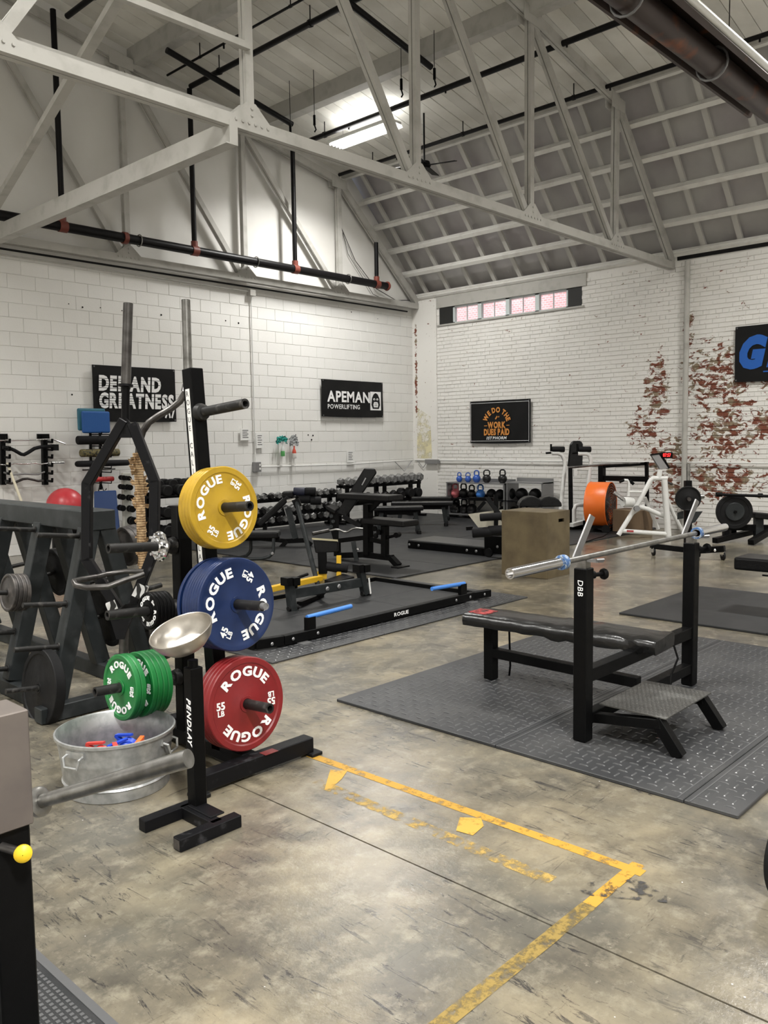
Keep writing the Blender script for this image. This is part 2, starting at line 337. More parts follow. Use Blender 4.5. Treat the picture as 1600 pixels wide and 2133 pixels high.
def patch(px,m,nm,z):
    part(nm,MB().add([atz(x,y,z) for x,y in px],[tuple(range(len(px)))][::1]),m,floor)
MYPATCH=wornpaint('yellow_paint_patch',(.46,.27,.04),.32,.5,12)
patch([(676,1645),(688,1603),(724,1605),(712,1622),(690,1642)][::-1],MYPATCH,'paint_patch',.002)
patch([(950,1730),(958,1702),(1002,1704),(1008,1720),(985,1740)][::-1],MYPATCH,'paint_patch',.002)
patch([(1180,1862),(1225,1838),(1300,1825),(1390,1850),(1390,1880),(1300,1872),(1235,1866)][::-1],MDIRT,'scuff_patch',.0025)
# ================================================================ wall_left (end wall: blocks below, smooth gable above)
RX=4.95; KX=11.9
def zroof(x): return 6.82+.183*(KX-RX-abs(x-RX)) if abs(x-RX)<=KX-RX else 6.82-(abs(x-RX)-(KX-RX))*1.0
gp=[(X0+.3,0),(X0+.3,4.75),(KX+.1,6.9),(RX,zroof(RX)+.1),(2*RX-KX-.1,6.9),(XL,4.75),(XL,0)]
wl=part('wall_left',MB().slab([(x,Y0+.008,z) for x,z in gp],(0,.2,0)),MPLAS); wl['kind']='structure'
def blockmesh(w,h,ch=.0025,d=.03):
    m=MB(); a,b_=w/2,h/2; c=ch
    return m.add([(-a,0,-b_),(a,0,-b_),(a,0,b_),(-a,0,b_),(-a+c,-d+c,-b_+c),(a-c,-d+c,-b_+c),(a-c,-d+c,b_-c),(-a+c,-d+c,b_-c),
                  (-a+2*c,-d,-b_+2*c),(a-2*c,-d,-b_+2*c),(a-2*c,-d,b_-2*c),(-a+2*c,-d,b_-2*c)],
        [(8,9,10,11)]+[(i,(i+1)%4,4+(i+1)%4,4+i) for i in range(4)]+[(4+i,4+(i+1)%4,8+(i+1)%4,8+i) for i in range(4)])
BH,BW=.2032,.4064
zc0=3.013-14*BH
cells=[]
k=-1
while zc0+k*BH<4.27:
    z0=max(zc0+k*BH,0); z1=min(zc0+(k+1)*BH,4.28); k+=1
    if z1-z0<.03: continue
    x=X0-.0-(BW/2 if k%2 else 0)
    xs=[]
    if k%2: xs.append((X0-BW/2,X0))
    while x>XL: xs.append((max(x-BW,XL),x)); x-=BW
    cells+=[(a,b_,z0,z1) for a,b_ in xs]
vis=sorted([c for c in cells if 4.75<c[1] and c[0]<12.6],key=lambda c:c[0]); keep=set(vis[:296]); base={}
rest=MB()
for c in cells:
    w_,h_=c[1]-c[0]-.002,c[3]-c[2]-.002; y=Y0+.031+random.uniform(-.0022,.0016)
    p=V(((c[0]+c[1])/2,y,(c[2]+c[3])/2))
    if c in keep:
        kk=(round(w_,3),round(h_,3))
        if kk not in base: o=part('block',blockmesh(w_,h_),MCMU,wl); base[kk]=o
        else: o=base[kk].copy(); COL.objects.link(o)
        o.location=p; o.rotation_euler=(random.uniform(-.004,.004),0,random.uniform(-.004,.004))
    else:
        b_=blockmesh(w_,h_); rest.add([v+p for v in b_.v],b_.f)
part('far_blocks',rest,MCMU,wl,kind='stuff')
for x,y in ((143,633),(172,640),(209,641),(254,647),(336,656),(150,822),(497,673),(732,650),(787,664),(616,906),(642,906),(652,907),(649,916),(470,668)):
    p=aty(x,y,Y0-.003); part('anchor_hole',MB().disc((p.x,Y0-.0035,p.z),(0,-1,0),random.uniform(.009,.018),.001,7),MPIPE,wl)
# ================================================================ wall_right (painted brick)
WY0,WY1,WZ0,WZ1=8.03,11.41,4.02,4.37
wr=MB(); xa,xb=X0+.012,X0+.3
wr.box((xa,YB,0),(xb,Y0+.3,WZ0)).box((xa,YB,WZ1),(xb,Y0+.3,4.62)).box((xa,YB,WZ0),(xb,WY0,WZ1)).box((xa,WY1,WZ0),(xb,Y0+.3,WZ1))
wr=part('wall_right',wr,MBRK); wr['kind']='structure'
CH,BL=.0765,.2145; rest=MB(); rows=int(4.58/CH); bb=[]
def brk(y,z,w_,h_,p):
    d=.032+p; c=.0035; a,b_=w_/2,h_/2
    return [(0,a,-b_),(0,-a,-b_),(0,-a,b_),(0,a,b_),(-d,a-.001,-b_+c),(-d,-a+.001,-b_+c),(-d,-a+.001,b_-c),(-d,a-.001,b_-c)]
BF=[(4,5,6,7)]+[(i,(i+1)%4,4+(i+1)%4,4+i) for i in range(4)]
for r_ in range(rows):
    z=(r_+.5)*CH; y=Y0+(.5 if r_%2 else 0)*BL*.5
    if r_%6==5: bl=BL/2
    else: bl=BL
    y=Y0-(bl/2 if r_%2 else bl)+bl/2
    while y>YB:
        if not (WY0-.02<y<WY1+.02 and WZ0-.02<z<WZ1+.25):
            pr=random.uniform(-.004,.003)
            bb.append((y,z,bl-.0015,CH-.006,pr))
        y-=bl
near=[b_ for b_ in bb if 4.35<b_[0]<6.02 and b_[1]<3.6 and b_[1]>.5]; near.sort(key=lambda b_:b_[0]); ns=set(near[:290])
bmeshes=[]
for w_ in (BL-.0015,BL/2-.0015): 
    o=part('brick',MB().add(brk(0,0,w_,CH-.006,0),BF),MBRK,wr); bmeshes.append(o); 
used=[False,False]
for b_ in bb:
    if b_ in ns:
        i=0 if b_[2]>.15 else 1; o=bmeshes[i] if not used[i] else bmeshes[i].copy()
        if used[i]: COL.objects.link(o)
        used[i]=True
        o.location=(X0+.031-b_[4],b_[0],b_[1]); o.rotation_euler=(random.uniform(-.006,.006),0,0)
    else: rest.add([V(v)+V((X0+.031,b_[0]+random.uniform(-.003,.003),b_[1])) for v in brk(*b_)],BF)
part('far_bricks',rest,MBRK,wr,kind='stuff')
part('pilaster',MB().box((X0-.03,11.48,0),(X0+.02,Y0+.01,4.58)),MBRK,wr,bev=.006)
part('stain',MB().add([(X0-.0315,12.05,1.2),(X0-.0315,11.62,1.2),(X0-.0315,11.66,2.1),(X0-.0315,12.02,2.3)],[(0,1,2,3)]),wornpaint('pale_yellow_stain',(.72,.66,.42),.42,.6,3),wr)
part('lintel',MB().box((X0-.02,WY0-.1,WZ1),(X0+.05,WY1+.12,4.6)),MWPAINT,wr)
part('sill',MB().box((X0-.03,WY0-.05,WZ0-.03),(X0+.1,WY1+.05,WZ0)),MWPAINT,wr)
# window_1: four lights between two black boards
wn=thing('window_1','x','x',(X0+.02,(WY0+WY1)/2,WZ0)); 
for k_ in ('label','category'): del wn[k_]
wn['kind']='structure'
xf=X0+.06
part('blank_panel',MB().box((X0+.0,11.06,WZ0),(X0+.055,WY1,WZ1)),M('black_panel',(.012,.012,.011),.6),wn)
part('blank_panel',MB().box((X0+.0,WY0,WZ0),(X0+.055,8.32,WZ1)),bpy.data.materials['black_panel'],wn)
fr=MB(); ya,yb=8.32,11.06; L4=(yb-ya)/4
for i in range(5): fr.box((xf-.04,ya+i*L4-.045,WZ0),(xf+.04,ya+i*L4+.045,WZ1))
fr.box((xf-.04,ya,WZ0),(xf+.04,yb,WZ0+.025)).box((xf-.04,ya,WZ1-.025),(xf+.04,yb,WZ1))
part('window_frame',fr,M('window_white',(.6,.66,.66),.5),wn)
glass=bpy.data.materials.new('window_glass'); n,l=nodes(glass); n.remove(n['Principled BSDF']); t=n.new('ShaderNodeBsdfTransparent'); gl=n.new('ShaderNodeBsdfGlossy'); gl.inputs['Roughness'].default_value=.05; f_=n.new('ShaderNodeFresnel'); mx=n.new('ShaderNodeMixShader')
l.new(f_.outputs[0],mx.inputs[0]); l.new(t.outputs[0],mx.inputs[1]); l.new(gl.outputs[0],mx.inputs[2]); l.new(mx.outputs[0],n['Material Output'].inputs[0])
for i in range(4):
    c=ya+(i+.5)*L4
    part('pane',MB().box((xf-.003,c-L4/2+.045,WZ0+.02),(xf+.003,c+L4/2-.045,WZ1-.02)),glass,wn)
    part('glazing_bar',MB().box((xf-.012,c-.008,WZ0+.02),(xf+.012,c+.008,WZ1-.02)),bpy.data.materials['window_white'],wn)
# brick building across the yard
mo=bpy.data.materials.new('pink_brick'); n,l=nodes(mo); b=n['Principled BSDF']; t=n.new('ShaderNodeTexBrick'); t.inputs['Scale'].default_value=4.5; t.inputs['Color1'].default_value=(.55,.22,.18,1); t.inputs['Color2'].default_value=(.62,.3,.25,1); t.inputs['Mortar'].default_value=(.7,.6,.55,1)
g=n.new('ShaderNodeNewGeometry'); a=n.new('ShaderNodeMapping'); a.inputs['Rotation'].default_value=(0,0,0); sp=n.new('ShaderNodeSeparateXYZ'); cx=n.new('ShaderNodeCombineXYZ'); l.new(g.outputs['Position'],sp.inputs[0]); l.new(sp.outputs[1],cx.inputs[0]); l.new(sp.outputs[2],cx.inputs[1]); l.new(cx.outputs[0],t.inputs['Vector']); l.new(t.outputs[0],b.inputs['Base Color'])
tag(part('brick_building',MB().box((18.5,-4,-.1),(19.5,24,14)),mo),'red brick building seen outside through the high window','building')
part('ground_outside',MB().box((X0+.3,-8,-.12),(19,26,-.02)),MCONC)['kind']='structure'
# hidden sides of the hall
for nm,a,b_ in (('wall_back',(XL-.3,YB-.3,0),(X0+.3,YB,8.3)),('wall_near',(XL-.3,YB,0),(XL,Y0+.3,4.75))):
    part(nm,MB().box(a,b_),MCMU)['kind']='structure'
# ================================================================ ceiling
ceil=MB()
prof=[(X0+.35,4.62),(KX+.12,6.98),(RX,zroof(RX)+.17),(2*RX-KX-.12,6.98),(XL-.35,4.62)]
ceil.slab([(x,YB-.3,z) for x,z in prof]+[(x,YB-.3,z+.12) for x,z in prof[::-1]],(0,Y0-YB+.55,0))
ceil=part('ceiling',ceil,MCEILP); ceil['kind']='structure'
def cboard():
    m=MCEIL.copy(); m.name='roof_board'; n,l=m.node_tree.nodes,m.node_tree.links; b=n['Principled BSDF']; src=b.inputs['Base Color'].links[0].from_socket
    oi=n.new('ShaderNodeObjectInfo'); r=n.new('ShaderNodeMapRange'); r.inputs[3].default_value=.82; r.inputs[4].default_value=1.08; l.new(oi.outputs['Random'],r.inputs[0])
    h=n.new('ShaderNodeHueSaturation'); l.new(src,h.inputs['Color']); l.new(r.outputs[0],h.inputs['Value']); l.new(h.outputs[0],b.inputs['Base Color']); return m
MBOARD=cboard()
def board(x0,x1):
    z0,z1=zroof(x0)+.07,zroof(x1)+.07; w_=.212/2-.003
    m=MB(); return m.add([(x0,-w_,z0),(x1,-w_,z1),(x1,w_,z1),(x0,w_,z0),(x0,-w_-.002,z0+.02),(x1,-w_-.002,z1+.02),(x1,w_+.002,z1+.02),(x0,w_+.002,z0+.02)],
        [(3,2,1,0),(4,5,6,7),(0,1,5,4),(1,2,6,5),(2,3,7,6),(3,0,4,7)])
for x0,x1 in ((RX,KX+.08),(2*RX-KX-.08,RX)):
    o=part('board',board(x0,x1),MBOARD,ceil); y=Y0-.1; first=True
    while y>(-2 if x0==RX else 1.0):
        if not first: o=o.copy(); COL.objects.link(o)
        first=False; o.location=(0,y,random.uniform(-.006,.004)); y-=.216
# steep side: ribs and panels, purlins
def steep(t,off=0):   # t 0 at eave .. 1 at knuckle
    a=V((X0,0,4.66)); b_=V((KX,0,6.78)); n_=V((b_.z-a.z,0,a.x-b_.x)).normalized(); return a.lerp(b_,t)+n_*off
y=Y0-.35; rb=None
while y>-2:
    if rb is None: rb=part('rib',MB().bar(steep(0,.10)+V((0,0,0)),steep(1,.10),.085,.05,up=(1,0,1)),MRIB,ceil)
    else: rb=rb.copy(); COL.objects.link(rb)
    rb.location=(0,y,0); y-=.6
pls=[]
for i in range(6):
    t=[0,.2,.4,.6,.8,1.0][i]; p=steep(t,-.01)
    for side in (1,-1):
        q=V((p.x if side==1 else 2*RX-p.x,0,p.z))
        part('purlin',MB().bar(q+V((0,YB,0)),q+V((0,Y0+.02,0)),.075 if i else .05,.07,up=(side,0,1)).bar(q+V((side*.02,YB,.05)),q+V((side*.02,Y0+.02,.05)),.04,.06,up=(side,0,1)),MPURL,ceil)
for x in (9.57,7.29,4.95,2.6,.3):
    z=zroof(x)
    part('roof_beam',MB().bar((x,YB,z-.08),(x,Y0+.02,z-.08),.18,.28),MWPAINT,ceil)
part('ridge_fascia',MB().bar((KX-.05,YB,6.83),(KX-.05,Y0,6.83),.08,.16),MWPAINT,ceil)
part('eave_shadow_gap',MB().box((X0-.012,-5.9,4.55),(X0+.04,6.22,4.63)),MPIPE,wr)  # black strip standing in for the shaded gap under the eave trim
part('trim_1',MB().box((X0-.02,YB,4.63),(X0+.05,Y0,4.67)),MWPAINT)['kind']='structure'
# ================================================================ trusses
def truss(Y,dx,label,full=True,th=.10):
    T=thing('roof_truss',label,'truss',(RX,Y,4.45),'roof trusses across the hall' if 0 else None)
    zb=4.47; R_=[RX,7.29,9.57,11.88]; R_=[x+dx for x in R_]
    ztop=lambda x:min(zroof(x-dx)-.17,6.62+.0) if abs(x-dx-RX)>6.9 else zroof(x-dx)-.18
    def mem(nm,p,q,h=th,gap=.012,w_=.042,hook=True):
        p=V(p);q=V(q); m=MB()
        for s in (-1,1):
            o=V((0,s*(gap+w_)/2,0)); m.bar(p+o,q+o,w_*.35,h,up=(0,1,0)) if 0 else m.bar(p+o,q+o,w_,h,up=V((0,1,0)).cross((q-p).normalized()))
        part(nm,m,MWPAINT,T)
    heel=X0-.02; hl=2*(RX+dx)-heel
    mem('bottom_chord',(hl if full else RX,Y,zb),(heel,Y,zb),.115,w_=.055)
    xs=R_; lx=[2*(RX+dx)-x for x in R_[1:]]
    for side,L in ((1,xs),(-1,[xs[0]]+lx)):
        if side==-1 and not full and Y<11: continue
        end=heel if side==1 else hl
        mem('top_chord',(L[0],Y,ztop(L[0])),(L[3],Y,ztop(L[3])),.13)
        mem('top_chord',(L[3],Y,ztop(L[3])),(end,Y,zb+.06),.13)
        for i in range(4):
            if i or side==1: mem('vertical',(L[i],Y,zb),(L[i],Y,ztop(L[i])),.085)
            if i<3: mem('diagonal',(L[i],Y,ztop(L[i])-.05),(L[i+1]-side*.08,Y,zb+.03),.085)
        for i in range(0,4):
            if side==-1 and i==0: continue
            x=L[i]; g=MB()
            for s in (-1,1):
                yy=Y+s*.052
                g.slab([(x-.22,yy,zb-.03),(x+.22,yy,zb-.03),(x+.22,yy,zb+.05),(x+.05,yy,zb+.2),(x-.05,yy,zb+.2),(x-.22,yy,zb+.05)],(0,s*.008,0))
            part('gusset_plate',g,MWPAINT,T)
            rv=MB()
            for k in range(6):
                rv.disc((x-.18+k*.072,Y-.06,zb+.015),(0,-1,0),.014,.012,8)
            for k in range(2): rv.disc((x,Y-.06,zb+.09+k*.06),(0,-1,0),.014,.012,8)
            part('rivets',rv,MWPAINT,T,kind='stuff')
            g=MB(); zt=ztop(x)
            for s in (-1,1):
                yy=Y+s*.05
                g.slab([(x-.2,yy,zt-.14),(x+.2,yy,zt-.16),(x+.2,yy,zt+.02),(x-.2,yy,zt+.06)],(0,s*.008,0))
            part('gusset_plate',g,MWPAINT,T)
    return T
T1=truss(6.314,0,'white riveted steel roof truss crossing the picture, nearest the viewer')
T2=truss(12.02,-.3,'white steel truss fixed against the gable of the end wall',True,.08)
T3=truss(.6,0,'white steel roof truss overhead near the camera')
mb=MB(); zb=4.36
mb.bar((4.74,6.25,zb),(4.74,12.0,zb),.09,.2).bar((4.72,6.25,zb-.105),(4.72,12.0,zb-.105),.13,.012)
tag(part('strut_beam',mb,MWPAINT),'heavy white beam running from the near truss to the end wall','beam')
mb=MB().bar(aty(-60,59,6.75),aty(497,243,6.75),.05,.085)
tag(part('tie_bar',mb,MWPAINT),'short white tie bar just above the near truss bottom chord, upper left','bar')
mb=MB().bar((3.45,6.25,5.13),(4.93,6.25,5.15),.06,.06)
tag(part('lateral_brace',mb,MWPAINT),'white horizontal strut joining two upright truss members, top left','brace')
mb=MB().bar(aty(262,-30,6.6),aty(-15,440,11.0),.09,.07)
tag(part('sway_brace',mb,MWPAINT),'white diagonal brace slanting down to the left behind the near truss','brace')
# ================================================================ pipes
P=thing('sprinkler_pipe','black sprinkler main with red fittings along the end wall','pipe',(8,11.8,4.73))
part('main_pipe',MB().tube([(3,11.8,4.73),(12.72,11.8,4.73)],.072,20),MPIPE,P)
part('end_cap',MB().lathe([(.001,0),(.085,0),(.095,.03),(.07,.07),(.001,.08)],(12.68,11.8,4.73),(1,0,0),20),MREDF,P)
for x,top in ((5.85,zroof(5.9)-.2),(8.09,zroof(8.3)-.2),(10.25,zroof(10.3)-.2),(12.4,5.55)):
    part('riser',MB().tube([(x,11.8,4.75),(x,11.8,top)],.042,12),MPIPE,P)
    part('red_fitting',MB().tube([(x,11.8,4.72),(x,11.8,4.88)],.056,12).tube([(x-.06,11.8,4.73),(x+.06,11.8,4.73)],.082,16),MREDF,P)
part('red_fitting',MB().tube([(6.8,11.8,4.73),(6.87,11.8,4.73)],.09,16),MREDF,P)
for x in (6.98,9.25,11.5): part('pipe_ring',MB().tube([(x+.1,11.8+.088*math.cos(a),4.73+.088*math.sin(a)) for a in [i*PI/8 for i in range(16)]],.009,6,closed=True).bar((x+.1,11.88,4.73),(x+.1,12.0,4.73),.02,.02),MSTEEL,P)
for i,(x,dz,r,ya,lab) in enumerate(((6.05,.2,.042,.5,'leftmost black branch pipe under the roof boards'),(8.1,.2,.042,-2,'second black branch pipe under the roof boards, left of the lit lamp'),(10.3,.2,.042,-2,'third black branch pipe under the roof boards, right of the lit lamp'),(11.5,.2,.032,-2,'black branch pipe along the bend of the roof'),(7.75,.16,.018,-2,'thin black pipe beside the second branch pipe'))):
    z=zroof(x)-dz
    q=tag(part('branch_pipe',MB().tube([(x,ya,z),(x,11.78 if i<3 else 11.9,z)],r,10),MPIPE),lab,'pipe')
    for k in range(6):
        h=MB()
        yy=11-k*2.1
        if yy<ya: break
        h.bar((x,yy,z),(x,yy,z+dz+.05),.012,.012).tube([(x,yy-.02,z),(x,yy+.02,z)],r*1.3,8)
        part('hanger',h,MPIPE,q); part('sprinkler_head',MB().tube([(x,yy-.6,z),(x,yy-.6,z-.07)],.014,8),MPIPE,q)
for (xa,xb_,yy,lab) in ((7.2,9.6,11.05,'black cross pipe close to the end wall'),(7.6,9.6,8.0,'black cross pipe between two roof beams, above the near truss')):
    tag(part('cross_pipe',MB().tube([(xa,yy,zroof(xa)-.32),(xb_,yy,zroof(xb_)-.32)],.045,10),MPIPE),lab,'pipe')
# thin black pipe and grey conduit under the gable truss
tag(part('wall_pipe',MB().tube([(3,12.07,4.345),(13.62,12.07,4.345)],.016,10),MPIPE),'thin black pipe running the length of the end wall above the blocks','pipe')
tag(part('wall_conduit',MB().tube([(3,12.1,4.27),(9.45,12.1,4.27)],.013,8).box((9.4,12.04,4.2),(9.52,12.15,4.3)),MWPAINT),'white conduit under the thin black pipe on the end wall','conduit')
C1=thing('outlet_conduit','thin white conduit dropping down the block wall to an outlet box','conduit',(9.47,12.13,1.1))
part('riser',MB().tube([(9.47,12.115,1.2),(9.47,12.115,4.25)],.012,8),MWENAM,C1)
part('outlet_box',MB().box((9.42,12.06,1.06),(9.56,12.155,1.24)),MALU,C1,bev=.006)
part('socket',MB().box((9.51,12.055,1.17),(9.545,12.062,1.205)).box((9.51,12.055,1.1),(9.545,12.062,1.135)),MPAPER,C1)
part('run',MB().tube([(9.56,12.1,1.15),(11.8,12.1,1.13),(13.3,12.1,1.16),(13.8,12.1,1.165)],.013,8),MWENAM,C1)
C2=thing('wall_conduit','thin white conduit running level along the brick wall','conduit',(13.85,9,1.16))
part('run',MB().tube([(13.85,12.1,1.165),(13.85,9,1.16),(13.85,6.7,1.158),(13.85,2,1.15)],.013,8),MWENAM,C2)
part('junction_box',MB().box((13.78,11.4,1.09),(13.87,11.75,1.18)),MALU,C2)
part('wire_bracket',MB().tube([(13.2,12.1,1.15),(13.5,12.1,.93),(13.75,12.1,1.15)],.008,6).tube([(13.83,12.0,1.15),(13.83,11.85,1.0),(13.83,11.7,1.15)],.008,6),MALU,C1)
tag(part('downpipe',MB().tube([(13.8,6.0,.0),(13.8,6.0,4.5)],.045,14),MWPAINT),'white vertical pipe standing on the peeling brick wall','pipe')
tag(part('corner_cable',MB().tube([(11.6,12.1,6.4),(11.65,12.1,5.9),(12.1,12.1,5.2),(12.7,12.1,4.72),(13.3,12.1,4.55),(13.75,12.1,4.6)],.008,6).tube([(11.6,12.1,6.2),(11.9,12.1,5.3),(12.6,12.1,4.6),(13.4,12.1,4.42)],.006,6),MDSTEEL),'loose grey cable sagging in the upper corner by the steep roof','cable')
# ================================================================ ceiling light fixtures
def fixture(p,label,g=None):
    x,y,z=p; F=thing('ceiling_light',label,'light',(x,y,z),g)
    part('housing',MB().box((x-.15,y-.72,z+.02),(x+.15,y+.72,z+.06)).add([(x-.15,y-.72,z+.02),(x-.19,y-.72,z-.02),(x-.19,y+.72,z-.02),(x-.15,y+.72,z+.02)],[(0,1,2,3)]).add([(x+.15,y-.72,z+.02),(x+.19,y-.72,z-.02),(x+.19,y+.72,z-.02),(x+.15,y+.72,z+.02)],[(3,2,1,0)]),MWENAM,F)
    for k in range(4): part('tube',MB().tube([(x-.115+k*.077,y-.7,z-.01),(x-.115+k*.077,y+.7,z-.01)],.019,8),MLAMP,F)
    for s in (-1,1): part('hanging_wire',MB().tube([(x,y+s*.5,z+.06),(x,y+s*.5,zroof(x)+.05)],.004,5),MDSTEEL,F)
    return F
fixture(LAMPS[0],'lit fluorescent fixture hanging near the far corner of the roof')
for i,p in enumerate(LAMPS[1:]): fixture(p,'unseen fluorescent fixture added to the roof around an out-of-view lamp','unseen ceiling lights')  # fixture bodies added to go with the unseen lamps
# heater
z=5.12; Hh=thing('radiant_heater','long sooty dark heater duct with a pale strip as its lit edge, upper right','heater',(9.9,3.32,z))
part('duct',MB().tube([(4,3.36,z),(9.85,3.36,z)],.12,20),MDUCT,Hh)
part('burner_end',MB().tube([(9.7,3.36,z),(9.95,3.36,z)],.10,16),MDUCT,Hh)
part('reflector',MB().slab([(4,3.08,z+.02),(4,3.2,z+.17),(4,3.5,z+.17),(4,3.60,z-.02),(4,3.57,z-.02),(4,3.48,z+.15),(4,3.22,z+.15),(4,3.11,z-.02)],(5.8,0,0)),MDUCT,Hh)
part('lit_edge_tube',MB().tube([(4,3.06,z+.06),(9.86,3.06,z+.06)],.035,12),MLITEDGE,Hh)  # pale tube put in for the lit edge of the dark-coloured reflector
for x in (6.5,8.2): part('bracket',MB().tube([(x,3.36+.15*math.cos(a),z+.15*math.sin(a)) for a in [i*PI/8 for i in range(16)]],.012,6,closed=True),MALU,Hh)
for x in (5,8.6): part('chain',MB().tube([(x,3.36,z+.16),(x,3.36,zroof(x))],.006,5),MDSTEEL,Hh)
# ceiling fan
q=atz(884,345,6.15); Fn=thing('ceiling_fan','dark ceiling fan hanging below the roof right of the lit lamp','fan',q)
part('motor',MB().lathe([(.001,-.06),(.09,-.05),(.11,0),(.09,.06),(.001,.07)],q,(0,0,1),20),MBLK,Fn)
part('rod',MB().tube([q,V((q.x,q.y,zroof(q.x)))],.015,8),MBLK,Fn)
for k in range(4):
    a=R(20+k*90); d=V((math.cos(a),math.sin(a),0)); part('blade',MB().bar(q+d*.08,q+d*.55,.13,.012,up=(math.sin(a)*.25,-math.cos(a)*.25,1)),MBLK,Fn)
# small clamps hanging at the beam
for i,(x,y) in enumerate(((655,247),(605,267),(836,172),(905,150))):
    q=atz(x,y,6.72 if i>1 else 6.6); lab=['left of the lit lamp','far left end of the beam conduit','above the lit lamp','right of the tall truss post'][i]
    H_=tag(part('hanging_clamp',MB().tube([q+V((0,0,.05)),q+V((0,0,-.1))],.02,8).tube([q+V((0,0,-.1)),q+V((.03,0,-.16)),q+V((0,0,-.2))],.012,6).tube([q,V((q.x,q.y,zroof(q.x)))],.005,5),MBLK),'small black clamp dangling from the roof, '+lab,'clamp')
# ================================================================ plates
def plate_parts(T,c,n,ex,D,t,m,hole=.027,letters=None,lm=None,rim=.1,arc=None,rot=0.,numh=.15,hub=.11,sp=.1):
    # c: centre of the outer face, n: outward normal, ex: to the right as seen
    c=V(c);n=norm3(n);ex=norm3(ex);r=D/2; dp=min(.006,t*.25); rr=r*(1-rim)
    pr=[(hole,-.001),(r*hub,-.001),(r*hub+.008,-dp),(rr-.006,-dp),(rr,0),(r-.004,0),(r,-.004),(r,-t+.004),(r-.004,-t),(rr,-t),(rr-.006,-t+dp),(r*hub+.008,-t+dp),(r*hub,-t),(hole,-t)]
    part('disc',MB().lathe(pr,c,n,64,ex=ex,closed=True),m,T)
    part('hub_ring',MB().lathe([(hole,.001),(hole+.012,.001),(hole+.013,-.002),(hole,-.002)],c,n,24,closed=True),m,T)
    if letters:
        ey=n.cross(ex); a=R(rot); x2=ex*math.cos(a)+ey*math.sin(a); y2=n.cross(x2)
        w1,nums=letters; o=c-n*(dp-.0005); h=r*.19
        for k in (90,-90):
            L=MB(); arctext(L,w1,o,x2,y2,r*.60,k,h,1.25,.0025,.04,sp); part('brand_lettering',L,lm or MWHT,T)
        for s in (-1,1):
            L=MB()
            p=o+x2*(s*r*.66); ux=x2*(-s); uy=y2*(-s)
            text(L,nums,p+uy*0,ux,uy,r*numh,1.,.0025,bold=.03)
            text(L,'LB',p-uy*r*numh*.9,ux,uy,r*numh*.72,1.,.0025,bold=.025)
            part('weight_numbers',L,lm or MWHT,T)
def stack(name,cat,n_,c,nrm,ex,D,t,m,labf,letters=None,rot=0,gaps={},group=None,**kw):
    c=V(c);nrm=norm3(nrm);off=0;out=[]
    for i in range(n_):
        p=c-nrm*off
        T=thing(name,labf(i),cat,p-nrm*t/2,group)
        plate_parts(T,p,nrm,ex,D,t,m,letters=letters if i==0 or i in gaps else None,rot=rot,**kw)
        out.append(T); off+=t+.0012+gaps.get(i+1,0)
    return off
def bolt(mb,p,ax,r=.012,h=.008): return mb.lathe([(.0005,h),(r*.6,h),(r,h*.4),(r,0)],p,ax,8)
# ================================================================ plate tree
XT=2.40
pb=atx(452,1350,XT); tilt=R(4.6)
TR=thing('plate_tree','tall black plate tree holding yellow, blue, red and green plates','plate tree',(XT,3.4,0))
BT=MB(); BT.bar((2.06,3.14,.055),(2.75,3.14,.055),.076,.076)
part('front_beam',BT,MBLKS,TR,bev=.004)
part('center_beam',MB().bar((XT,3.18,.055),(XT,3.90,.055),.076,.076),MBLKS,TR,bev=.004)
part('rear_beam',MB().bar((2.12,3.94,.055),(2.75,3.94,.055),.076,.076),MBLKS,TR,bev=.004)
for x,y in ((2.10,3.14),(2.72,3.14),(2.16,3.94),(2.7,3.94)): part('foot_pad',MB().cbox((x+(.03 if x>2.4 else -.03),y-.02,.009),(.07,.09,.018)),MRUB,TR,bev=.003)
part('floor_label',MB().bar((2.43,3.115,.0935),(2.51,3.115,.0935),.05,.001),M('dark_red_label',(.12,.01,.01),.4),TR,'small dark red label on the front beam')
# leaning tall post
zt=1.955; ydir=V((0,math.sin(tilt),math.cos(tilt))); base=V((XT,3.40,.06)); top=base+ydir*((zt-.06)/ydir.z)
up_n=V((0,-math.cos(tilt),math.sin(tilt)))        # peg direction
part('tall_post',MB().bar(base,top,.076,.076,up=up_n),MBLK,TR,'tall leaning black post',bev=.004)
fx=XT-.0385
def onpost(s): return base+ydir*s
p0=onpost(.78);p1=onpost(1.80)
part('label_strip',MB().bar(p0+V((-.0388,0,0)),p1+V((-.0388,0,0)),.0012,.034,up=up_n),MPAPER,TR,'white strip handwritten in black ink')
L=MB(); s=MB()
txt='ROGUE CALIBRATED PLATES'; st=.040
for i,ch in enumerate(txt):
    if ch==' ': continue
    q=onpost(1.775-i*st*1.06)+V((-.0398,0,0))
    text(L,ch,q+ydir*(-.012),-up_n.cross(V((-1,0,0))).normalized() if 0 else V((0,-1,0)),ydir,.026,.95,.0008,bold=.0)
part('handwriting',L,MINK,TR)
def peg(root,p,d,L_,r=.024,collar=True,hollow=True,m=None):
    p=V(p);d=norm3(d); mb=MB()
    if collar: mb.lathe([(.001,0),(r*1.9,0),(r*1.9,.006),(r*1.6,.03),(r,.034)],p,d,20)
    mb.tube([p+d*.03,p+d*L_],r,20,caps=False)
    mb.lathe([(r,0),(r,.004),(r*.62,.004),(r*.6,-.03),(.001,-.03)],p+d*L_,d,20)
    part('peg',mb,m or MPEG,root)
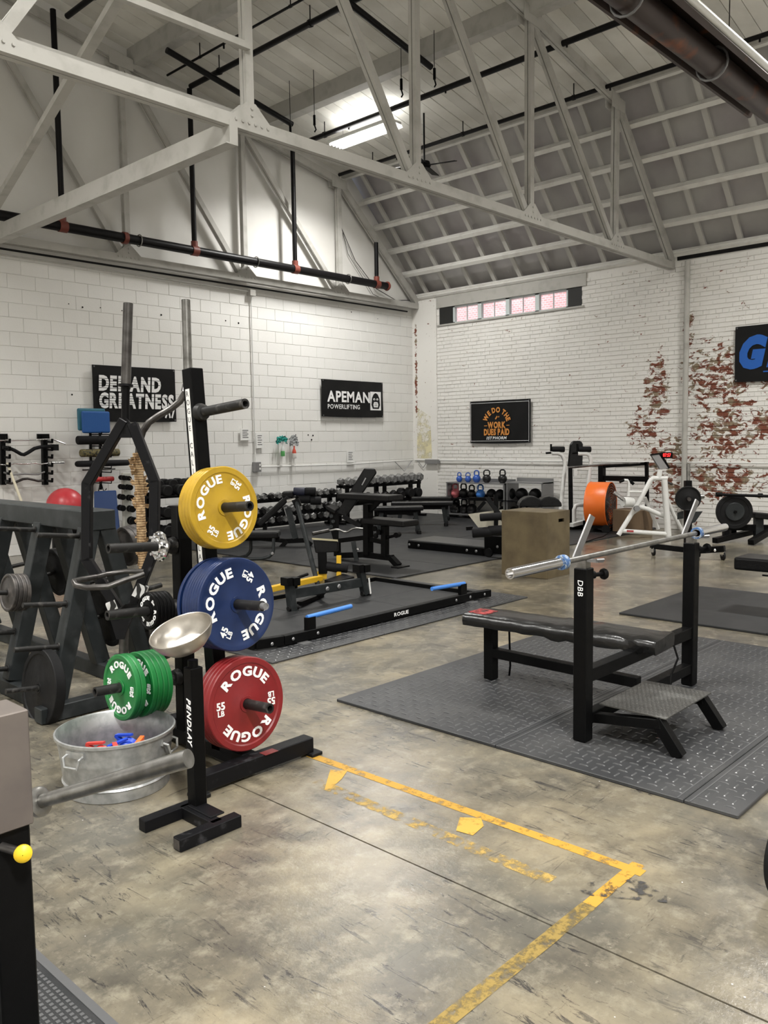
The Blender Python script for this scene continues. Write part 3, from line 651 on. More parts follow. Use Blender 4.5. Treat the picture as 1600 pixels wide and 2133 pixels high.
# right side pegs: anchor by the height of each peg on the post
def pegspot(z): s=(z-.06)/ydir.z; return onpost(s)+up_n*.038
zY,zB,zR=1.262,.795,.315
for z,L_ in ((1.735,.36),(zY,.335),(zB,.37),(zR,.37)): peg(TR,pegspot(z),up_n,L_)
part('blue_plate_adapter',MB().tube([pegspot(zB)+up_n*.33,pegspot(zB)+up_n*.40],.017,16).lathe([(.017,0),(.017,.003),(.012,.003),(.011,-.03),(.001,-.03)],pegspot(zB)+up_n*.40,up_n,16),MALU,TR)
tl=lambda c,d:(lambda i:(f'{c} {d} lb plate facing the viewer, front of the {c} stack' if i==0 else f'{c} {d} lb plate, {ORD[i]} from the front of the {c} stack'))
exY=V((1,0,0))
stack('weight_plate','weight plate',4,pegspot(zY)+up_n*.145,up_n,exY,.40,.024,MYEL,tl('yellow','35'),('ROGUE','35'),rot=56,rim=.14)
stack('weight_plate','weight plate',8,pegspot(zB)+up_n*.185,up_n,exY,.45,.0185,MBLU,tl('blue','45'),('ROGUE','45'),rot=60,gaps={7:.022},rim=.12)
stack('weight_plate','weight plate',4,pegspot(zR)+up_n*.20,up_n,exY,.45,.027,MRED,tl('red','55'),('ROGUE','55'),rot=-2,rim=.12)
# shorter post with pegs pointing left
yP=3.715
part('short_post',MB().bar((XT,yP,.06),(XT+.01,yP-.004,1.27),.076,.076,up=(1,0,0)),MBLK,TR,bev=.004)
part('brace_plate',MB().slab([(XT-.037,yP-.03,1.1),(XT-.037,yP-.03,1.27),(XT+.037,yP-.03,1.27),(XT+.037,yP-.03,1.1)],(0,-.012,0)),MBLKS,TR)
nX=norm3((-1,0,.06)); exX=V((0,-1,0))
def lp(z): return V((XT-.038,yP,z))
zK,zS,zG=1.065,.74,.375
for z,L_ in ((zK,.36),(zS,.38),(zG,.46)): peg(TR,lp(z),nX,L_)
CK=thing('spring_collar','chrome ridged bar collar on the upper left peg of the plate tree','collar',lp(zK)+nX*.1)
part('collar_ring',MB().lathe([(.026,-.02),(.07,-.02),(.078,-.008),(.072,0),(.05,.004),(.045,.016),(.04,.02),(.026,.02)],lp(zK)+nX*.09,nX,24,closed=True),MCHROME,CK)
for k in range(8):
    a=k*PI/4; d=V((0,math.cos(a),math.sin(a))); bolt_=MB().tube([lp(zK)+nX*.085+d*.06,lp(zK)+nX*.11+d*.06],.008,8); part('knob',bolt_,MCHROME,CK)
kb=lambda i: 'small black 5 lb plate with white lettering on the middle left peg' if i==0 else f'small black plate, {ORD[i]} from the front on the middle left peg'
stack('small_plate','weight plate',5,lp(zS)+nX*.165,nX,exX,.19,.02,MBLK,kb,('ROGUE','5'),rot=45,rim=.1,hub=.3,gaps={})
stack('weight_plate','weight plate',6,lp(zG)+nX*.335,nX,exX,.325,.027,MGRN,tl('green','25'),('ROGUE','25'),rot=0,gaps={2:.035},rim=.13)
# ================================================================ chalk stand
PX,PY=1.955,2.985
S=thing('chalk_stand','slim black post stand with H shaped foot carrying the steel bowl','stand',(PX,PY,0))
ca=(1.735,3.0); 
part('left_foot',MB().bar((1.715,3.005,.026),(1.96,3.005,.026),.052,.052),MBLKS,S,bev=.003)
part('right_foot',MB().bar((1.72,2.757,.026),(2.015,2.757,.026),.052,.052),MBLKS,S,bev=.003)
part('foot_opening',MB().box((1.7185,2.737,.006),(1.7195,2.777,.046)),MIRON,S)
part('cross_piece',MB().bar((1.915,3.0,.026),(1.915,2.757,.026),.052,.052).box((1.91,2.80,.05),(1.98,2.97,.058)),MBLKS,S,bev=.003)
hz=aty(395,1372,PY).z
part('post',MB().bar((PX,2.96,.05),(PX,2.96,hz-.03),.06,.06,up=(0,1,0)),MBLK,S,bev=.004)
L=MB(); text(L,'PENDLAY',(PX-.0312,2.96+.008,hz-.43+.27),(0,0,-1),(0,-1,0),.028,.95,.0012,shear=.25,bold=.03,align='L')
part('lettering',L,MWHT,S)
bc=aty(376,1312,2.96); BOWL=thing('chalk_bowl','dented steel bowl of white chalk tilted on the black stand','bowl',bc)
ax=norm3((-.16,.10,1.0)); Rb=.135
ax=norm3(V((0,0,1))-RT*.26-V((FW.x,FW.y,0))*.34)
pf=[(.001,-.105),(.04,-.10),(.085,-.08),(.115,-.05),(.13,-.02),(Rb,0),(Rb-.002,.002),(Rb-.005,0),(.127,-.02),(.111,-.049),(.082,-.077),(.04,-.096),(.001,-.1)]
part('bowl_shell',MB().lathe(pf,bc,ax,48),MBOWL,BOWL)
part('chalk',MB().lathe([(.001,-.078),(.03,-.08),(.06,-.079),(.08,-.074)],bc,ax,24),MCHALK,BOWL)
part('stand_cup',MB().tube([V((PX,2.96,hz-.06)),V((PX,2.96,hz+.0))],.022,12),MBLK,S)
# ================================================================ galvanised tub
tc=atd(246,1640,3.93); tc.z=0; Tb=thing('tub','round galvanised steel tub holding coloured bar clips','tub',tc)
H=.265; pr=[(.001,.012),(.228,.012),(.231,0),(.236,.002),(.238,.05),(.246,.057),(.24,.065),(.248,.16),(.251,.168),(.25,.175),(.262,H-.012),(.272,H-.006),(.272,H+.006),(.264,H+.008),(.259,H),(.247,.17),(.236,.06),(.23,.02),(.001,.02)]
part('tub_body',MB().lathe(pr,tc,(0,0,1),64),MGALV,Tb)
va=norm3(V((-tc.x,-tc.y,0))); vb=V((-va.y,va.x,0))
for s,an in ((1,R(-42)),(-1,R(60))):
    d=va*math.cos(an)+vb*math.sin(an)*1; d=norm3(V((va.x*math.cos(an)-va.y*math.sin(an),va.x*math.sin(an)+va.y*math.cos(an),0))); e=V((-d.y,d.x,0))
    part('handle',MB().tube([tc+d*.262+e*.045+V((0,0,.225)),tc+d*.285+e*.045+V((0,0,.218)),tc+d*.29+e*.035+V((0,0,.18)),tc+d*.29-e*.035+V((0,0,.18)),tc+d*.285-e*.045+V((0,0,.218)),tc+d*.262-e*.045+V((0,0,.225))],.006,8).bar(tc+d*.257+e*.05+V((0,0,.228)),tc+d*.257-e*.05+V((0,0,.228)),.012,.03),MGALV,Tb)
def clip(p,m,lab,rz):
    T=thing('bar_clip',lab,'clip',p); c,s=math.cos(rz),math.sin(rz); X=V((c,s,0));Y=V((-s,c,0)); tl_=V((0,.4,.9)).normalized()
    part('clip_ring',MB().lathe([(.03,-.02),(.045,-.02),(.045,.02),(.03,.02)],V(p),norm3(X+V((0,0,.5))),20,closed=True),m,T)
    part('lever',MB().bar(V(p)+Y*.04+V((0,0,.01)),V(p)+Y*.085+V((0,0,.045)),.022,.014).bar(V(p)+Y*.085+V((0,0,.045)),V(p)-Y*.01+V((0,0,.06)),.02,.01),m,T)
CB=M('clip_blue',(.01,.05,.45),.4);CO=M('clip_orange',(.75,.14,.03),.4);CR=M('clip_red',(.55,.05,.04),.4)
zc=.075
zc=.175
for (px,py,m,lab,rz) in ((214,1573,CR,'red bar clip lying nearest the left side of the tub',.4),(262,1566,CB,'blue bar clip in the middle of the tub',1.5),(272,1556,CB,'second blue bar clip behind the first in the tub',.3),(296,1562,CO,'orange bar clip at the right side of the tub',2.2),(240,1576,CR,'dark red bar clip partly under the blue ones',2.8)):
    q=atz(px,py,zc); clip(q,m,lab,rz)
part('clip_pile',MB().lathe([(.001,.12),(.12,.118),(.2,.105),(.235,.08)],tc,(0,0,1),24),M('pile_of_clips',(.10,.03,.04),.6,col2=(.02,.03,.12),thr=(.48,.52),scale=30),Tb,kind='stuff')
# ================================================================ near left rack, seen only in part
Nk=atd(68,1720,2.05)
KX_,KY_=Nk.x,Nk.y
RK=thing('squat_rack','black rack post with a steel sheet wrapped around it, cut by the left edge','rack',(KX_-.05,KY_+.03,0))
# square post: its right-hand face edge follows the measured pixel edge
e1=atd(63,1722,2.05)
xr,yr=e1.x,e1.y
part('upright',MB().box((xr-.09,yr,.0),(xr,yr+.09,1.55*0+aty(40,1700,yr).z)),MBLK,RK,bev=.004)
sh0=aty(56,1474,yr); sh1=aty(64,1712,yr)
part('steel_sheet',MB().box((xr-.30,yr-.015,sh1.z),(xr+.004,yr+.11,sh0.z)),M('rusty_sheet_steel',(.12,.103,.097),.45,.4,col2=(.18,.155,.135),thr=(.4,.7),scale=5),RK,'brown-grey patinated steel sheet',bev=.003)
kn=aty(48,1778,yr-.05)
part('plunger_shaft',MB().tube([(kn.x-.03,yr+.0,kn.z+.012),(kn.x-.012,yr-.03,kn.z+.006),kn],.011,12),MDSTEEL,RK)
part('plunger_knob',MB().lathe([(.001,-.012),(.016,-.012),(.021,-.004),(.021,.004),(.012,.012),(.001,.013)],kn,norm3((-.45,-.85,.1)),24),M('yellow_knob',(.75,.5,.02),.45),RK,'round yellow pull knob')
BS=thing('bar_sleeve','worn steel bar sleeve sticking out of the near left rack over the tub','barbell',atd(85,1668,2.35))
a=atd(76,1672,2.36); b_=atd(393,1580,2.20); d=(b_-a).normalized()
part('sleeve',MB().tube([a+d*.02,a+d*.2,b_],[.0195,.021,.0255],24),MSTEEL,BS)
part('sleeve_collar',MB().lathe([(.001,0),(.036,0),(.042,.004),(.042,.018),(.036,.022),(.02,.022)],a,d,28),MSTEEL,BS)
part('shaft',MB().tube([a-d*.25,a],.016,16),MDSTEEL,BS)
NM=thing('rubber_mat','dark textured rubber mat under the near left rack','mat',(.5,2,0))
part('mat_sheet',MB().box((-.6,.3,0.001),(1.055,2.56,.014)),MMAT,NM,bev=.006)
rb_=MB()
for i in range(100):
    y=.5+i*.0205
    for j in range(46): rb_.box((.12+j*.0196,y,.0139),(.131+j*.0196,y+.012,.0148))
part('tread',rb_,MTREAD,NM,kind='stuff')
part('mat_edge',MB().box((1.03,.3,.0139),(1.055,2.56,.0165)).box((-.6,2.53,.0139),(1.03,2.56,.0165)),MTREAD,NM)
# ================================================================ trap bar and cambered bar standing in the corner of the rack
def pd(x,y,d=4.62): return atd(x,y,d)
TB=thing('hex_bar','black hex trap bar standing upright beside the grey rack','barbell',pd(253,1490))
part('sleeve',MB().tube([pd(267,632),pd(262,805)],.0265,20),MDSTEEL,TB)
part('sleeve_collar',MB().lathe([(.02,-.008),(.04,-.006),(.04,.006),(.02,.008)],pd(262,803),norm3(pd(267,632)-pd(262,805)),20),MBLKS,TB)
part('neck',MB().tube([pd(262,805),pd(261,905)],.022,16),MBLK,TB)
part('gusset_plate',MB().slab([pd(255,872),pd(262,866),pd(283,895),pd(288,912),pd(243,912)],-FW*.02),MBLKS,TB)
uh=-FW
def sqp(pts,w=.052,nm='frame_arm'):
    for a,b_ in zip(pts[:-1],pts[1:]):
        a,b_=pd(*a),pd(*b_); d=(b_-a).normalized(); part(nm,MB().bar(a-d*.008,b_+d*.008,w,w,up=uh),MBLKS,TB,bev=.004)
sqp([(258,878),(182,1008),(181,1166),(247,1268)])
sqp([(277,885),(323,1003),(321,1148),(277,1262)])
part('bottom_gusset',MB().slab([pd(228,1272),pd(292,1255),pd(268,1310),pd(262,1330),pd(246,1330)],-FW*.03),MBLKS,TB)
part('foot_collar',MB().lathe([(.02,-.006),(.042,-.004),(.042,.004),(.02,.006)],pd(254,1366),norm3(pd(262,1290)-pd(254,1366)),20),MSTEEL,TB)
part('lower_sleeve',MB().tube([pd(259,1305),V((pd(252,1500).x,pd(252,1500).y,.001))],.0255,20),MDSTEEL,TB)
part('handle',MB().tube([pd(300,1190,4.6),pd(262,1190,4.6),pd(222,1196,4.55),pd(200,1202,4.5)],.014,10).tube([pd(300,1196,4.5),pd(262,1208,4.45),pd(225,1222,4.4),pd(180,1224,4.38),pd(157,1219,4.38),pd(154,1211,4.4),pd(170,1207,4.45),pd(200,1202,4.5)],.016,12),MDSTEEL,TB)
ZEB=bpy.data.materials.new('zebra_tape'); n,l=nodes(ZEB); b=n['Principled BSDF']; t=n.new('ShaderNodeTexWave'); t.inputs['Scale'].default_value=9; t.inputs['Distortion'].default_value=5; g=n.new('ShaderNodeNewGeometry'); l.new(g.outputs['Position'],t.inputs['Vector']); r=n.new('ShaderNodeValToRGB'); r.color_ramp.elements[0].position=.42; r.color_ramp.elements[1].position=.5; r.color_ramp.elements[0].color=(.01,.01,.01,1); r.color_ramp.elements[1].color=(.8,.8,.8,1); l.new(t.outputs[0],r.inputs[0]); l.new(r.outputs[0],b.inputs['Base Color'])
part('zebra_wrap',MB().tube([pd(253,1462),pd(252,1492)],.0285,18),ZEB,TB)
part('zebra_wrap',MB().bar(pd(300,1218),pd(287,1244),.058,.058,up=uh),ZEB,TB)
part('zebra_wrap',MB().bar(pd(232,1252),pd(240,1272),.056,.056,up=uh),ZEB,TB)
part('torn_grip_flap',MB().slab([pd(245,1268,4.55),pd(262,1258,4.5),pd(298,1256,4.5),pd(270,1264,4.5),pd(244,1276,4.52)],-FW*.004),MBLK,TB)
CBp=lambda x,y,d=4.85: atd(x,y,d)
CB_=thing('cambered_bar','long cambered bar with a bright sleeve and frayed tan tape, standing upright','barbell',CBp(330,1500))
part('sleeve',MB().tube([CBp(387,625),CBp(391,768),CBp(392,800)],.0255,20),MSTEEL,CB_)
pts=[(392,800),(386,818),(375,836),(355,852),(330,866),(310,880),(298,898),(291,920),(288,945),(291,1000),(295,1100),(299,1200),(306,1260),(316,1300),(322,1400),(326,1500)]
sm=[]
for i in range(len(pts)-1):
    for k in range(3): t=k/3; sm.append((pts[i][0]*(1-t)+pts[i+1][0]*t,pts[i][1]*(1-t)+pts[i+1][1]*t))
part('shaft',MB().tube([CBp(*q) for q in sm],.0195,16),MDSTEEL,CB_)
tp=MB(); P_=[(287,944),(288,960),(290,1000),(293,1060),(295,1120),(298,1170),(300,1205)]
tp.tube([CBp(x,y,4.84) for x,y in P_],[.03,.028,.027,.026,.027,.026,.026],16)
part('tape_wrap',tp,MTAN,CB_,'frayed tan athletic tape')
fl=MB(); 
for k in range(90):
    y=random.choice([random.uniform(940,1060)]*3+[random.uniform(1060,1210)]); x=287+(y-944)*.05; c=CBp(x,y,4.84); a=random.uniform(0,2*PI)
    d=norm3(RT*math.cos(a)+FW*math.sin(a)); e=norm3(UP+RT*random.uniform(-.4,.4)); L_=random.uniform(.012,.035 if y<1060 else .018)
    p=c+d*.024; fl.add([p,p+e*.02,p+d*L_+e*random.uniform(.0,.04),p+d*L_*.6-e*.01],[(0,1,2,3)])
for k in range(26):
    y=948+k*10; x=287+(y-944)*.05; fl.tube([CBp(x-5,y+1,4.84)+d*0 for d in (FW,)]+[CBp(x+5,y-1,4.80)],.002,4,caps=False)
part('frayed_tape_ends',fl,MTAN,CB_,kind='stuff')
part('bar_clip',MB().tube([CBp(384,800,4.8),CBp(381,815,4.8)],.012,8),MCHROME,CB_)
# ================================================================ grey A-frame rack
AX=2.47
GR=thing('a_frame_rack','slate grey A-frame rack with rows of storage pegs, left side','rack',(AX,5.6,0))
zt=1.135
part('top_beam',MB().bar((AX,4.66,zt),(AX,7.4,zt),.19,.12),MGRY,GR,bev=.006)
for s in (-1,1):
    part('base_beam',MB().bar((AX+s*.30,4.70,.05),(AX+s*.30,7.4,.05),.09,.1),MGRY,GR,bev=.005)
for y in (4.64,7.35): part('cross_beam',MB().bar((AX-.45,y,.05),(AX+.36,y,.05),.09,.09),MGRY,GR,bev=.005)
lb=M('pale_label',(.55,.45,.3),.6); part('label_sticker',MB().box((AX-.05,4.62,.0955),(AX+.10,4.66,.0965)),lb,GR)
ys=[4.72,5.32,5.92,6.52,7.12]
def legp(s,t): return V((AX+s*(.05+.25*(1-t)),0,.1+(zt-.15)*t))
for y in ys:
    for s in (-1,1):
        part('leg',MB().bar(legp(s,0)+V((0,y,0)),legp(s,1)+V((0,y,0)),.10,.10,up=(0,1,0)),MGRY,GR,bev=.005)
        for t in (.28,.53,.83 if s>0 else .93,.05):
            if t==.05 and s>0: continue
            p=legp(s,t+.03)+V((s*.05,y,0)); d=norm3((s*1,0,.12))
            part('storage_peg',MB().tube([p-d*.03,p+d*(.26 if s<0 else .22)],.0155,12).tube([p-d*.01,p+d*.006],.024,12),MPEG,GR)
rk=lambda s,y,t,o:(legp(s,t+.03)+V((s*.05,y,0))+norm3((s,0,.12))*o)
def iron(c,n_,D,t,lab,m=MIRON,rim=.13,hub=.28,hole=.018):
    T=thing('weight_plate',lab,'weight plate',V(c)-norm3(n_)*t/2); plate_parts(T,c,n_,V((0,-1,0)),D,t,m,hole=hole,rim=rim,hub=hub); return T
nl=norm3((-1,0,.12)); nr=norm3((1,0,.12))
for i in range(4): iron(rk(-1,5.32,.53,.10-i*.027),nl,.24,.025,'small old iron plate, '+ORD[i]+' from the viewer side on the grey rack upper peg')
iron(rk(-1,4.72,.05,.075),nl,.45,.06,'large black rubber plate leaning low at the near end of the grey rack',MRUB,hole=.02,hub=.2)
iron(rk(-1,5.32,.05,.2),nl,.45,.05,'second large black plate low on the grey rack, cut by the left edge',MRUB,hub=.2)
iron(rk(-1,5.92,.28,.2),nl,.35,.05,'dark plate deeper in the grey rack at the left edge',MRUB,hub=.2)
for i in range(3): iron(rk(1,4.72,.83,.075+i*.032),nr,.25,.03,'dark plate on the far side peg of the grey rack, '+ORD[i]+' from the leg')
iron(rk(1,5.32,.28,.12),nr,.45,.05,'big black plate low on the far side of the grey rack',MRUB,hub=.2)
iron(rk(1,4.72,.28,.12),nr,.45,.06,'big black plate behind the chalk bowl on the grey rack',MRUB,hub=.2)
iron(rk(1,5.92,.53,.12),nr,.35,.05,'middle sized black plate in the shade inside the grey rack',MRUB,hub=.2)
# ================================================================ bench press, its mat and bar
def tread_mat(name,label,x0,x1,y0,y1,seams,zt=.018,tread=True,step=.062,m=None,mt=None):
    T=thing(name,label,'mat',((x0+x1)/2,(y0+y1)/2,0)); xs=[x0]+[s for s in seams]+[x1]
    for a,b_ in zip(xs[:-1],xs[1:]): part('mat_sheet',MB().box((a+.002,y0,.0005),(b_-.002,y1,zt)),m or MMATD,T,bev=.003)
    if tread:
        q=MB(); nx=int((x1-x0-.06)/step); ny=int((y1-y0-.06)/step)
        for i in range(nx):
            for j in range(ny):
                cx=x0+.03+(i+.5)*step; cy=y0+.03+(j+.5)*step
                if any(abs(cx-s)<.035 for s in seams): continue
                L_=.021; W_=.0035
                dx,dy=(L_,W_) if (i+j)%2 else (W_,L_)
                z=zt-.0003; h=.0022
                q.add([(cx-dx,cy-dy*.0-(W_ if (i+j)%2 else 0)*0,z),(cx,cy-dy,z),(cx+dx,cy,z),(cx,cy+dy,z),(cx,cy,z+h)] if 0 else
                      [(cx-dx,cy-dy,z),(cx+dx,cy-dy,z),(cx+dx,cy+dy,z),(cx-dx,cy+dy,z),(cx-dx*.75,cy-dy*.4,z+h),(cx+dx*.75,cy-dy*.4,z+h),(cx+dx*.75,cy+dy*.4,z+h),(cx-dx*.75,cy+dy*.4,z+h)],
                      [(4,5,6,7),(0,1,5,4),(1,2,6,5),(2,3,7,6),(3,0,4,7)])
        part('tread',q,mt or MTREAD,T,kind='stuff')
        for s in seams: part('seam_strip',MB().box((s-.03,y0,zt-.0002),(s-.022,y1,zt+.0012)).box((s+.022,y0,zt-.0002),(s+.03,y1,zt+.0012)),MTREAD,T,kind='stuff')
    return T
BM=thing('rubber_mat','large black diamond-tread mat under the bench press','mat',(4.4,2.45,0))
def bench_mat():
    x0,x1=3.43,6.4; y0,y1=1.235,3.655; ys_=[1.235,1.47,2.468,3.655]
    for a,b_ in zip(ys_[:-1],ys_[1:]): part('mat_sheet',MB().box((x0,a+.002,.0005),(x1,b_-.002,.018)),MMATD,BM,bev=.003)
    q=MB(); st=.058
    nx=int((x1-x0-.05)/st);ny=int((y1-y0-.05)/st)
    for i in range(nx):
        for j in range(ny):
            cx=x0+.03+(i+.5)*st;cy=y0+.03+(j+.5)*st
            if min(abs(cy-1.47),abs(cy-2.468))<.035: continue
            dx,dy=(.025,.0045) if (i+j)%2 else (.0045,.025); z=.0177;h=.0036
            q.add([(cx-dx,cy-dy,z),(cx+dx,cy-dy,z),(cx+dx,cy+dy,z),(cx-dx,cy+dy,z),(cx-dx*.8,cy-dy*.5,z+h),(cx+dx*.8,cy-dy*.5,z+h),(cx+dx*.8,cy+dy*.5,z+h),(cx-dx*.8,cy+dy*.5,z+h)],[(4,5,6,7),(0,1,5,4),(1,2,6,5),(2,3,7,6),(3,0,4,7)])
    part('tread',q,MTREAD,BM,kind='stuff')
    for s in (1.47,2.468): part('seam_ridge',MB().box((x0,s-.032,.0178),(x1,s-.025,.0195)),MTREAD,BM); part('seam_ridge',MB().box((x0,s+.025,.0178),(x1,s+.032,.0195)),MTREAD,BM)
bench_mat()
ux0,ux1,uy=3.785,5.105,2.165; F0=.0212
BP=thing('bench_press','black competition bench press with wrinkled vinyl pad and spotter step','bench',(4.45,2.6,0))
for x in (ux0,ux1):
    part('upright',MB().bar((x,uy,F0),(x,uy,.925),.075,.075,up=(0,1,0)),MBLK,BP,bev=.004)
    hk=part('hook_post',MB().bar((x,uy,.90),(x,uy,.975),.05,.05,up=(0,1,0)),MSTEEL,BP)
    # U hook: short front lip, tall back lip leaning away
    part('bar_hook',MB().bar((x+.0,uy+.06,.965),(x+.0,uy-.075,.958),.045,.012).bar((x,uy-.07,.955),(x,uy-.095,1.0),.045,.010).bar((x+.0,uy+.045,.965),(x+.03,uy+.16,1.20),.045,.010,up=(1,0,0)) if 0 else
      MB().bar((x-.05,uy-.01,.968),(x+.06,uy-.01,.968),.05,.012).bar((x-.045,uy,.965),(x-.055,uy,1.0),.045,.01,up=(0,1,0)).bar((x+.045,uy+.0,.965),(x+.125,uy-.02,1.17),.05,.008,up=(0,1,0)) if 0 else
      MB().bar((x+.005,uy+.06,.966),(x+.005,uy-.085,.966),.045,.012).bar((x+.005,uy-.085,.962),(x+.0,uy-.095,.978),.045,.01).bar((x+.005,uy+.055,.964),(x+.10,uy+.01,1.185),.05,.009,up=(0,1,0)),MALU,hk)
    part('height_pin',MB().tube([(x+.035,uy-.02,.885),(x+.10,uy-.05,.885)],.011,10).tube([(x+.036,uy-.02,.885),(x+.055,uy-.03,.885)],.02,12).lathe([(.001,-.012),(.026,-.012),(.03,0),(.026,.012),(.001,.012)],(x+.11,uy-.054,.885),norm3((1,-.45,0)),16),MBLK,BP)
L=MB(); text(L,'DBB',(ux0-.0382,uy+.012,.865),(0,0,-1),(0,-1,0),.03,1.,.001,shear=.1,bold=.0,align='L',sp=.12)
part('paint_marks',L,MWHT,BP)
part('lower_crossbar',MB().bar((ux0,uy,.13),(ux1,uy,.13),.06,.06),MBLK,BP,bev=.003)
part('upper_crossbar',MB().bar((ux0,uy,.36),(ux1,uy,.36),.06,.07),MBLK,BP,bev=.003)
bx=4.445; fy=3.19
for x in (bx-.0,): 
    part('foot_leg',MB().bar((x-.055,fy,F0),(x-.055,fy,.385),.07,.07,up=(0,1,0)),MBLK,BP,bev=.004)
part('spine',MB().bar((x-.055,fy,.20),(x-.03,uy,.185),.06,.06),MBLK,BP,bev=.003)
part('rear_leg',MB().bar((x+.02,uy+.02,.36),(x+.02,uy+.02,.39),.06,.06,up=(0,1,0)),MBLK,BP)
# pad: cushioned board with wrinkled cover
def wrinkpad(p0,p1,w,h,z,seed=3,amp=.012,n=26,mat=MVINW,par=None,nm='pad',wr0=.5):
    random.seed(seed); p0=V((*p0,z));p1=V((*p1,z)); d=(p1-p0); s=V((-d.y,d.x,0)).normalized(); m=8; mb=MB(); rows=[]
    prof=[(-.5,-.5),(-.53,-.1),(-.5,.35),(-.42,.5),(-.15,.54),(.15,.54),(.42,.5),(.5,.35),(.53,-.1),(.5,-.5)]
    vs=[]
    for i in range(n+1):
        t=i/n; e=1-max(0,.012-t*.3 if t<.04 else (t-.96)*.3)*1.5; k=amp*(.25 if t<wr0 else 1)
        for a,b_ in prof:
            q=p0+d*t+s*(a*w*(e))+V((0,0,b_*h)); q+=V((0,0,1))*(math.sin(t*37+a*5)*k*.5+random.uniform(-k,k)*.35)+s*(random.uniform(-k,k)*.5 if b_<.4 else 0)
            if b_<-.3: q+=V((0,0,-abs(math.sin(t*23+a))*k*1.6))
            vs.append(q)
    L_=len(prof); fs=[(i*L_+k,i*L_+(k+1)%L_,(i+1)*L_+(k+1)%L_,(i+1)*L_+k) for i in range(n) for k in range(L_)]
    fs=[f[::-1] for f in fs]
    mb.add(vs,fs,True); mb.add(vs[:L_],[tuple(range(L_))]); mb.add(vs[-L_:],[tuple(range(L_))[::-1]])
    random.seed(seed+50); return part(nm,mb,mat,par,ang=60)
pd_=wrinkpad((bx-.055,3.32),(bx+.03,2.04),.29,.07,.425,par=BP)
del_=pd_
part('torn_cover_patch',MB().box((bx-.14,3.17,.4615),(bx+.0,3.31,.4645)),wornpaint('red_torn_vinyl',(.30,.03,.03),.36,.55,16),pd_,'worn patch where red shows through')
part('strap',MB().tube([(bx+.05,3.12,.40),(bx+.055,3.12,.28),(bx+.05,3.11,.1),(bx+.052,3.12,.03)],.007,6),MBLK,BP)
part('cord',MB().tube([(bx+.1,2.02,.40),(bx+.09,1.99,.33),(bx+.03,2.0,.25),(bx+.0,1.99,.2)],.006,6),MBLK,BP)
# spotter step
sx0,sx1=4.13,4.73; sy0,sy1=1.77,2.12
c4=[atz(1248,1468,.2),atz(1388,1500,.2),atz(1482,1445,.2),atz(1345,1420,.2)]
SP=part('spotter_step',MB().slab([c4[0],c4[1],c4[2],c4[3]],(0,0,.008)),M('tread_steel',(.10,.098,.092),.36,.6,col2=(.2,.2,.19),thr=(.5,.75),scale=6),BP,'diamond plate step',bev=.001)
nub=MB(); e1=(c4[1]-c4[0]);e2=(c4[3]-c4[0])
for i in range(30):
    for j in range(24):
        q=c4[0]+e1*((i+.5)/30)+e2*((j+.5)/24)+V((0,0,.008)); L_=.008;W_=.0022; d=(e1.normalized()+e2.normalized()*(1 if (i+j)%2 else -1)).normalized(); s=V((-d.y,d.x,0))
        nub.add([q-d*L_,q-s*W_,q+d*L_,q+s*W_,q+V((0,0,.002))],[(0,1,4),(1,2,4),(2,3,4),(3,0,4)])
part('tread',nub,bpy.data.materials['tread_steel'],SP,kind='stuff')
for x,yb_ in ((c4[1].x+.02,c4[1].y),(c4[2].x-.02,c4[2].y)):
    part('step_leg',MB().bar((x,yb_+.06,.19),(x+.01,yb_-.06,F0),.06,.05,up=(1,0,0)),MBLK,BP,bev=.003)
    part('step_beam',MB().bar((x,yb_+.03,.17),(x,uy,.12),.05,.05),MBLK,BP,bev=.003)
# barbell
zb=.995; yb_=2.10; xa=aty(1062,1195,yb_); xb_=aty(1510,1098,yb_)
zb=(xa.z+xb_.z)/2
BB=thing('barbell','empty steel barbell with blue collars racked on the bench press','barbell',(4.45,yb_,zb))
za,zd=xa.z,xb_.z
lerp=lambda t:V((xa.x+(xb_.x-xa.x)*t,yb_,za+(zd-za)*t))
part('shaft',MB().tube([lerp(.19),lerp(.81)],.0145,16),MSTEEL,BB)
for a,b_ in ((0,.185),(1,.815)):
    d=(lerp(b_)-lerp(a)).normalized()
    part('sleeve',MB().tube([lerp(a),lerp(b_)],.025,24,caps=False).lathe([(.025,0),(.019,0),(.019,.03),(.001,.03)],lerp(a),d,24).lathe([(.025,0),(.035,.0),(.035,.008),(.02,.01)],lerp(b_-(.01 if a==0 else -.01)),d,24),MCHROME,BB)
    part('collar_band',MB().lathe([(.026,-.02),(.036,-.02),(.036,.012),(.026,.012)],lerp(b_-(.004 if a==0 else -.004)),d,24,closed=True),M('blue_tape',(.05,.12,.28),.5,col2=(.3,.35,.4),thr=(.5,.6),scale=60),BB,'blue taped collar')
